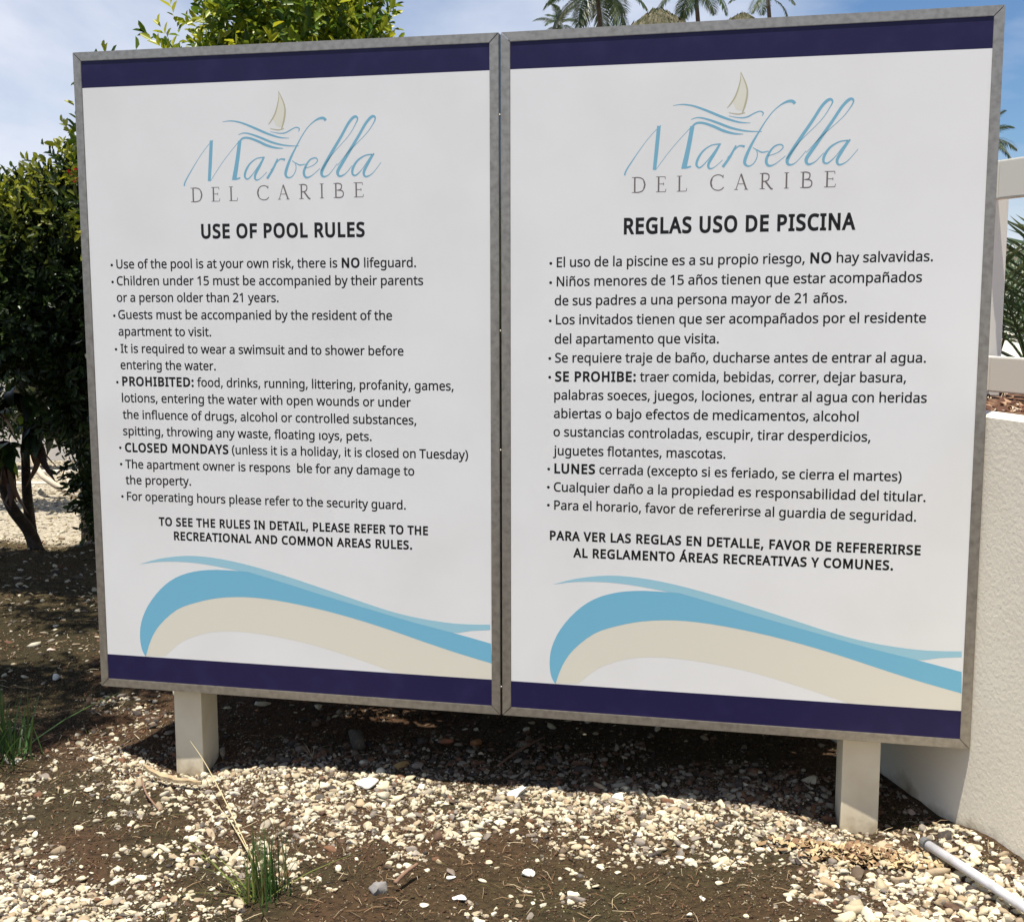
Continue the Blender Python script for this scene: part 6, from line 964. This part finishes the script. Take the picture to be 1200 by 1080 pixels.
# pale poles lying against the bush
M_pole = mat('pale_bamboo', (0.55, 0.47, 0.36), 0.6, noise=(20, (0.40, 0.32, 0.22), .5, .8, 5))
def pole(pts, r0, label):
    P = [np.array(p) for p in pts]; b = P[0]
    v, f = tube([p - b for p in catmull(P, 3)], [r0] * (3 * (len(P) - 1) + 1), 8)
    o = obj('pole', new_mesh('pole', v, f, M_pole, smooth=True)); o.location = b; return thing(o, label, 'pole', None)
def onz(u, v, z): return on_ground(u, v, z)
pole([onz(93, 584, .03), onz(50, 558, .35) if False else at_depth(50, 558, 8.5), at_depth(36, 530, 8.8)], .022, 'longer pale bamboo pole leaning down towards the foot of the dark bush')
pole([onz(90, 577, .03), at_depth(71, 551, 8.9)], .018, 'shorter pale pole lying behind the longer one beside the dark bush')

# white board fence far left
M_fence = mat('white_fence_paint', (0.55, 0.53, 0.50), 0.7, noise=(4, (0.42, 0.40, 0.37), .45, .8, 6))
fa = on_ground(-160, 556, 0.0); fb_ = on_ground(240, 553, 0.0)
fdir = Vector((fb_[0] - fa[0], fb_[1] - fa[1], 0)); fl_ = fdir.length; fang = math.atan2(fdir.y, fdir.x)
fence = empty('white_board_fence', (fa[0], fa[1], 0.0), 'white vertical board fence beyond the pale gravel court', 'fence', rot=fang)
bm = bmesh.new(); box(bm, 0, .136, -.012, .012, .10, 1.35, .003); bmf = bm_mesh('board', bm, M_fence)
for k in range(int(fl_ / .15)):
    obj('board', bmf, fence, loc=(k * .15, rb.normal(0, .003), rb.normal(0, .004)))
for z in (.16, 1.2):
    bm = bmesh.new(); box(bm, -.05, fl_, .014, .05, z, z + .09, .004); obj('rail', bm_mesh('rail', bm, M_fence), fence)
# kerbs edging the court
M_kerb = mat('pale_concrete', (0.55, 0.50, 0.42), 0.85, noise=(8, (0.42, 0.37, 0.30), .45, .8, 6), bump=(60, .4, .004, 5))
for (u0, v0, u1, v1, hh, lb) in ((-200, 560, 240, 557, .05, 'kerb at the foot of the white board fence'), (-200, 573, 62, 570, .035, 'low stone edging strip across the pale gravel court')):
    a_ = on_ground(u0, v0); b_ = on_ground(u1, v1); dd = Vector((b_[0] - a_[0], b_[1] - a_[1], 0))
    bm = bmesh.new(); box(bm, 0, dd.length, -.05, .05, -.05, hh, .006)
    o = obj('kerb', bm_mesh('kerb', bm, M_kerb), loc=(a_[0], a_[1], 0), rot=(0, 0, math.atan2(dd.y, dd.x))); thing(o, lb, 'kerb')

# ------------------------------------------------------------------ palms
def frond_mesh(r, L_, nl, ll, droop, pal, lw=.02, name='frond', rach=.012, stiff=.35):
    """arched rachis along +X with drooping leaflets"""
    parts = []; cols = []
    def curve(t): return np.array([L_ * (t - .12 * t ** 3), 0, L_ * (.35 * t - droop * t * t)])
    P = [curve(t) for t in np.linspace(0, 1, 9)]
    v, f = tube(P, np.linspace(rach, rach * .25, 9), 5, False); parts.append((v, f)); cols += [np.array(pal[0]) * 1.5] * len(v)
    for i in range(nl):
        t = .14 + .86 * i / nl; p = curve(t); tg = curve(min(t + .02, 1.02)) - p; tg /= np.linalg.norm(tg)
        ln = ll * (math.sin(math.pi * min(t * .8 + .18, 1)) ** .7) * r.uniform(.85, 1.1)
        for s in (-1, 1):
            d = tg * (.45 + .5 * t) + np.array([0, s, 0]) * (1 - .45 * t) + np.array([0, 0, .10]); d /= np.linalg.norm(d)
            d += r.normal(0, .05, 3)
            w = np.cross(d, [0, 0, 1.]); w = w / np.linalg.norm(w) * lw * .5
            q0 = p; q1 = p + d * ln * .5 + np.array([0, 0, -ln * .10 * stiff]); q2 = p + d * ln * .92 + np.array([0, 0, -ln * .95 * stiff])
            V = [q0 - w * .5, q0 + w * .5, q1 + w, q1 - w, q2]
            parts.append((V, [(0, 1, 2, 3), (3, 2, 4)])); c_ = np.array(pal[r.integers(len(pal))]) * r.uniform(.8, 1.2); cols += [c_] * 5
    V, F_ = join(parts)
    return new_mesh(name, np.array([tuple(q) for q in V]), F_, M_frond, cols=np.array(cols))
PP = [(0.028, 0.055, 0.018), (0.04, 0.07, 0.02), (0.022, 0.042, 0.015), (0.07, 0.085, 0.03)]
def palm(label, base, top, n, meshes, r, r0=.16, elmin=-.7, elmax=1.2, group=None, scale=1.0, name='coconut_palm', dead=None, azs=None):
    t = empty(name, base, label, 'palm tree', group)
    b = np.array(base); tp = np.array(top) - b
    if r0:
        P = catmull([(0, 0, -.1), tp * .35 + np.array([.15, .1, 0]), tp * .7 + np.array([.12, 0, 0]), tp], 6)
        v, f = tube(P, np.linspace(r0, r0 * .55, len(P)), 10); obj('trunk', new_mesh('trunk', v, f, M_bark, smooth=True), t)
    for k in range(n):
        az = k * 2.399 + r.normal(0, .12) if azs is None else azs[k]; q = k / n
        el = elmax + (elmin - elmax) * q + r.normal(0, .08)
        o = obj('frond', meshes[r.integers(len(meshes))], t, loc=tp + np.array([math.cos(az), math.sin(az), 0]) * r0 * .4, rot=(r.normal(0, .25), -el, az)); s_ = scale * r.uniform(.85, 1.1); o.scale = (s_, s_, s_)
    return t
rp = np.random.default_rng(44)
FR = [frond_mesh(rp, 2.6, 46, .85, .62, PP, .055, rach=.03) for _ in range(3)]
for (u, v, d, n, sc, lb) in ((700, -7, 38, 20, 1.0, 'fullest green palm crown above the top edge of the right panel'),
                         (655, 30, 44, 11, .55, 'small thin palm crown at the left of the row above the right panel'),
                         (815, -12, 40, 16, .82, 'dark bushy palm crown between the two thatched roofs'),
                         (900, -2, 42, 9, .72, 'sparse grey-green palm crown at the right of the row above the sign')):
    top = at_depth(u, v, d); palm(lb, (top[0] + .6, top[1], 1.02), top, n, FR, rp, .12, group='palms rising above the sign', scale=sc * .70, elmin=-.75)
top = at_depth(1146, 168, 26); palm('distant palm whose frond tips peek out right of the sign frame', (top[0], top[1], 1.02), top, 16, FR, rp, .12, scale=.33, group='palms rising above the sign')

# thatched palapas
M_thatch = mat('thatch', rough=.95, spec=.1, attr=True)
M_wood = mat('pole_wood', (0.20, 0.14, 0.09), .8, noise=(15, (0.12, 0.08, 0.05), .5, .8, 5))
def palapa(u, v, d, R_, H_, label, seed):
    r = np.random.default_rng(seed); top = at_depth(u, v, d); t = empty('palapa', (top[0], top[1], 1.02), label, 'palapa'); z = top[2] - 1.02
    parts = []; cols = []
    n = 6000; V = np.zeros((n, 4, 3))
    th = r.random(n) * 6.283; a = r.random(n) ** .6
    def prof(a): return H_ * (1 - a ** 1.35)
    ln = .16
    for j, (da, w) in enumerate(((0, .5), (0, -.5), (ln, -.28), (ln, .28))):
        aa = np.clip(a + da, 0, 1.06); rr = aa * R_; tt = th + w * .022 / np.maximum(aa, .2) / R_
        V[:, j] = np.stack([np.cos(tt) * rr, np.sin(tt) * rr, z - H_ + prof(aa) + (.02 if da == 0 else .0) + r.normal(0, .012, n)], 1)
    f = np.array([[0, 1, 2, 3]]); F_ = (f[None] + (np.arange(n) * 4)[:, None, None]).reshape(-1, 4)
    col = np.array([(0.12, 0.11, 0.07), (0.085, 0.08, 0.05), (0.15, 0.135, 0.09), (0.055, 0.06, 0.03)])[r.integers(0, 4, n)]
    # solid core under the strands
    k = 28; rows_ = 9; CV = []; CF = []
    for i in range(rows_ + 1):
        aa = i / rows_
        for j in range(k): CV.append((math.cos(j * 6.2832 / k) * (aa * R_ + .005), math.sin(j * 6.2832 / k) * (aa * R_ + .005), z - H_ + float(prof(aa)) - .015))
    for i in range(rows_):
        for j in range(k): CF.append((i * k + j, (i + 1) * k + j, (i + 1) * k + (j + 1) % k, i * k + (j + 1) % k))
    allV = np.concatenate([V.reshape(-1, 3), np.array(CV)]); allF = np.concatenate([F_, np.array(CF) + n * 4])
    allC = np.concatenate([np.repeat(col, 4, 0), np.tile((0.24, 0.19, 0.11), (len(CV), 1))])
    obj('thatch_roof', new_mesh('thatch_roof', allV, allF, M_thatch, cols=allC), t)
    v_, f_ = tube([(0, 0, -.05), (0.01, 0, z * .5), (0, 0, z - .05)], [.07, .065, .055], 10); obj('pole', new_mesh('pole', v_, f_, M_wood, smooth=True), t)
palapa(772, 15, 9.5, .50, .42, 'larger tan thatched palapa roof just clearing the top of the right panel', 1)
palapa(870, 19, 13, .40, .30, 'small distant thatched palapa tip right of the larger one', 2)

# plants behind the railing
FA = [frond_mesh(rp, .95, 24, .42, .55, [(0.045, 0.075, 0.03), (0.03, 0.05, 0.022), (0.09, 0.12, 0.05)], .013, rach=.008, stiff=.25) for _ in range(3)]
for (u, v, d, n, lb, sc, em, eM) in ((1208, 418, 5.4, 13, 'dark green feathery palm plant growing just behind the railing', 1.0, .15, 1.35), (1150, 425, 6.2, 13, 'second feathery palm plant hidden mostly behind the sign edge', .8, .3, 1.3)):
    b_ = at_depth(u, v, d); b_[2] = 1.04
    palm(lb, tuple(b_), (b_[0], b_[1], 1.10), n, FA, rp, .03, elmin=em, elmax=eM, name='palm_plant', scale=sc)
# thatched pool bar roof, hedge and low building beyond the rail
M_hedge = mat('far_leaf', rough=.6, attr=True)
def far_hedge(name, label, cat, u0, u1, v0, d, hgt, seed, pal, dep=.8, n=9000, size=.09):
    r = np.random.default_rng(seed); a = at_depth(u0, v0, d); b = at_depth(u1, v0, d); z1 = a[2]; z0 = z1 - hgt
    t_ = r.random(n)[:, None]; C = a * (1 - t_) + b * t_; C[:, 1] += r.uniform(-dep / 2, dep / 2, n); C[:, 2] = z0 + (z1 - z0) * r.random(n) ** .7 + .25 * (fbm(C[:, 0], C[:, 1], .9, 3) - .5)
    col = np.array(pal)[r.integers(0, len(pal), n)] * r.uniform(.7, 1.2, (n, 1))
    V, F_, C_ = leaves(C, r.normal(size=(n, 3)), r.normal(size=(n, 3)) + [0, -.3, .6], size * r.uniform(.6, 1.3, n), col, .6)
    o = obj(name, new_mesh(name, V - np.array([a[0], a[1], z0]), F_, M_hedge, cols=C_)); o.location = (a[0], a[1], z0)
    return thing(o, label, cat)
far_hedge('clipped_hedge', 'bright green low hedge seen through the palm fronds behind the railing', 'hedge', 900, 1330, 328, 13, .50, 3, [(0.07, 0.14, 0.03), (0.11, 0.18, 0.04), (0.04, 0.08, 0.02)])
# long thatch roof above it
M_roofd = mat('dark_thatch', (0.085, 0.072, 0.05), .95, noise=(12, (0.16, 0.135, 0.09), .45, .7, 8), bump=(40, .9, .03, 6))
c0 = at_depth(1200, 300, 16)
bar_ = empty('pool_bar', (c0[0], c0[1], 1.02), 'low pool bar with dark thatched roof and white counter beyond the railing', 'building', rot=rad(12))
bm = bmesh.new()
zt = c0[2] - 1.02
for k, (hx, hy, z_) in enumerate(((3.2, 1.6, zt - .42), (3.1, 1.5, zt - .46), (2.2, .15, zt + .12))):
    pass
vv_ = [bm.verts.new(p) for p in ((-3.2, -1.6, zt - .34), (3.2, -1.6, zt - .34), (3.2, 1.6, zt - .34), (-3.2, 1.6, zt - .34), (-2.2, 0, zt + .10), (2.2, 0, zt + .10), (-3.2, -1.6, zt - .46), (3.2, -1.6, zt - .46), (3.2, 1.6, zt - .46), (-3.2, 1.6, zt - .46))]
for f in ((0, 1, 5, 4), (1, 2, 5), (2, 3, 4, 5), (3, 0, 4), (0, 6, 7, 1), (1, 7, 8, 2), (2, 8, 9, 3), (3, 9, 6, 0), (6, 9, 8, 7)): bm.faces.new([vv_[i] for i in f])
bmesh.ops.recalc_face_normals(bm, faces=bm.faces)
obj('roof', bm_mesh('roof', bm, M_roofd), bar_)
bm = bmesh.new(); box(bm, -2.8, 2.8, -1.2, -1.05, 0, .34, .01); obj('counter', bm_mesh('counter', bm, M_rail), bar_)
for xx in (-2.9, -1, 1, 2.9):
    bm = bmesh.new(); box(bm, xx - .06, xx + .06, -1.3, -1.2, 0, zt - .40, .01); obj('column', bm_mesh('column', bm, M_wood), bar_)
M_sling = mat('grey_blue_sling', (0.22, 0.30, 0.33), .7); 
def lounger(u, v, rot, label):
    p = on_ground(u, v, 1.02); t = empty('sun_lounger', (p[0], p[1], 1.02), label, 'sun lounger', 'sun loungers on the deck', rot)
    bm = bmesh.new(); box(bm, -.3, .3, 0, 1.2, .26, .30, .01); obj('seat', bm_mesh('seat', bm, M_sling), t)
    bm = bmesh.new(); box(bm, -.3, .3, 0, .75, -.02, .02, .01, Matrix.Translation((0, 1.2, .28)) @ Matrix.Rotation(rad(48), 4, 'X')); obj('backrest', bm_mesh('backrest', bm, M_sling), t)
    for a_ in (-.27, .27):
        for b_ in (.1, 1.1):
            bm = bmesh.new(); box(bm, a_ - .02, a_ + .02, b_ - .02, b_ + .02, 0, .26); obj('leg', bm_mesh('leg', bm, M_rail), t)
lounger(1176, 397, .3, 'grey-blue sun lounger nearest the railing post'); lounger(1205, 388, .2, 'grey-blue sun lounger farther right behind the palm fronds')

# ------------------------------------------------------------------ small things on the gravel
M_pvc = mat('grey_pvc', (0.50, 0.50, 0.53), .45, noise=(30, (0.38, 0.37, 0.37), .5, .8, 6))
pA = on_ground(1088, 990, .045); pB = on_ground(1205, 1066, .045)
far_ = pB + (pB - pA) * 1.2
pipe = empty('pvc_pipe', tuple(pA), 'light grey PVC pipe lying on the gravel at the foot of the wall', 'pipe')
P = [np.zeros(3), (pB - pA) * .5 + np.array([0, 0, .002]), pB - pA, far_ - pA]
v, f = tube(P, [0.0118] * 4, 14); obj('tube', new_mesh('tube', v, f, M_pvc, smooth=True), pipe)
dv = (pB - pA) / np.linalg.norm(pB - pA)
M_cap = mat('dark_coupling', (0.12, 0.12, 0.12), .6)
v, f = tube([-dv * .020, -dv * .004], [.0145, .0145], 14); o = obj('coupling', new_mesh('coupling', v, f, M_cap), pipe)

M_blade = mat('grass_blade', rough=.45, attr=True, transl=.25)
def tuft(u, v, n, L0, L1, w, pal, label, seed, spread=.03, lean=.35):
    r = np.random.default_rng(seed); p = on_ground(u, v, .01); p[2] = float(gz(p[0], p[1])) - .004
    t = empty('grass_tuft', tuple(p), label, 'grass tuft')
    for k in range(n):
        az = r.random() * 6.283; L_ = r.uniform(L0, L1); ln = abs(r.normal(0, lean)); b = r.normal(0, spread * .5, 2)
        V = []; m = 5
        side = np.array([-math.sin(az), math.cos(az), 0])
        for i in range(m):
            q = i / (m - 1); c_ = np.array([b[0], b[1], 0]) + np.array([math.cos(az), math.sin(az), 0]) * L_ * (ln * q + .35 * ln * q * q) + np.array([0, 0, L_ * (q - .25 * ln * q * q)])
            ww = w * (1 - q ** 2.2) * .5
            V += [c_ - side * ww, c_ + side * ww + np.array([0, 0, 0])]
        F_ = np.array([(2 * i, 2 * i + 1, 2 * i + 3, 2 * i + 2) for i in range(m - 1)])
        col = np.array(pal[r.integers(len(pal))]) * r.uniform(.8, 1.2)
        obj('blade', new_mesh('blade', V, F_, M_blade, cols=np.tile(col, (len(V), 1))), t)
    return t
GP = [(0.045, 0.10, 0.022), (0.06, 0.13, 0.03), (0.03, 0.07, 0.018), (0.10, 0.16, 0.035), (0.20, 0.17, 0.07)]
tuft(312, 1046, 84, .07, .20, .0036, GP, 'green grass tuft growing in the gravel in front of the left post', 1, .06, .34)
tuft(298, 1050, 20, .10, .17, .004, [(0.16, 0.19, 0.04), (0.10, 0.15, 0.03)], 'thinner yellowish grass leaning out left of the green tuft', 2, .03, .6)
tuft(12, 893, 62, .10, .25, .0065, GP[:4], 'green grass tuft at the left edge of the photo', 3, .08, .42)
tuft(366, 893, 7, .03, .07, .002, [(0.5, 0.42, 0.28)], 'tiny dry sprig standing at the shadow edge', 4, .006, .4)

M_straw = mat('dry_straw', (0.50, 0.42, 0.24), .8)
def stalk(pts, rads, label, name='dry_stalk', m=M_straw, cat='stalk'):
    P = catmull(pts, 5); b = np.array(pts[0]); R_ = np.interp(np.linspace(0, 1, len(P)), np.linspace(0, 1, len(rads)), rads)
    v, f = tube([p - b for p in P], R_, 6); o = obj(name, new_mesh(name, v, f, m, smooth=True)); o.location = b; return thing(o, label, cat)
q0 = on_ground(298, 1010, .02); q3 = on_plane_y(223, 868, -.02)
stalk([q0, q0 * .62 + q3 * .38 + np.array([.0, 0, .018]), q0 * .25 + q3 * .75 + np.array([.004, 0, .012]), q3], [.0013, .0017, .0011, .0006], 'long pale dry stalk leaning up against the front of the left post')
q0b = on_ground(292, 1000, .02); q4 = on_ground(232, 925, .09)
stalk([q0b, (q0b + q4) / 2 + np.array([0.01, 0, .015]), q4], [.0016, .0012, .0007], 'shorter pale dry stalk lying just beside the long one')
M_twig = mat('brown_twig', (0.22, 0.13, 0.085), .85, noise=(60, (0.12, 0.07, 0.045), .5, .8, 5))
stalk([on_ground(463, 1034, .03), on_ground(475, 1022, .035), on_ground(489, 1012, .035)], [.0055, .005, .004], 'short brown stick on the mossy soil touching the dark grey stone', 'stick', M_twig, 'stick')
stalk([on_ground(583, 897, .03), on_ground(606, 880, .035), on_ground(638, 863, .035)], [.003, .0035, .002], 'dark thin twig lying in the shade under the centre of the sign', 'twig', M_twig, 'twig')
stalk([on_ground(166, 912, .03), on_ground(172, 930, .03), on_ground(187, 949, .02)], [.003, .003, .002], 'thin curved brown root on the gravel left of the left post', 'twig', M_twig, 'twig')
# bark slab at the foot of the left post
P = [on_ground(168, 899, .035), on_ground(182, 909, .036), on_ground(205, 916, .034), on_ground(236, 919, .030)]
cpt = catmull(P, 4); b = np.array(P[0]); V = []; 
for i, p in enumerate(cpt):
    w = .013 * math.sin(math.pi * (i + .7) / (len(cpt) + .4)) + .004
    for dx, dz in ((0, 0), (0, .009), (w, .010), (w, .0)): V.append((p - b + np.array([0, dx - .002, dz + .002 * math.sin(i * 2.1)])))
F_ = []
for i in range(len(cpt) - 1):
    for k in range(4): F_.append((4 * i + k, 4 * i + (k + 1) % 4, 4 * i + 4 + (k + 1) % 4, 4 * i + 4 + k))
F_ += [(0, 1, 2, 3), tuple(4 * (len(cpt) - 1) + k for k in (3, 2, 1, 0))]
M_slab = mat('tan_bark', (0.42, 0.33, 0.20), .9, noise=(45, (0.25, 0.17, 0.10), .45, .75, 8), bump=(90, .8, .004, 6))
o = obj('bark_piece', new_mesh('bark_piece', V, F_, M_slab)); o.location = b
thing(o, 'curved tan bark strip lying at the foot of the left post', 'bark')
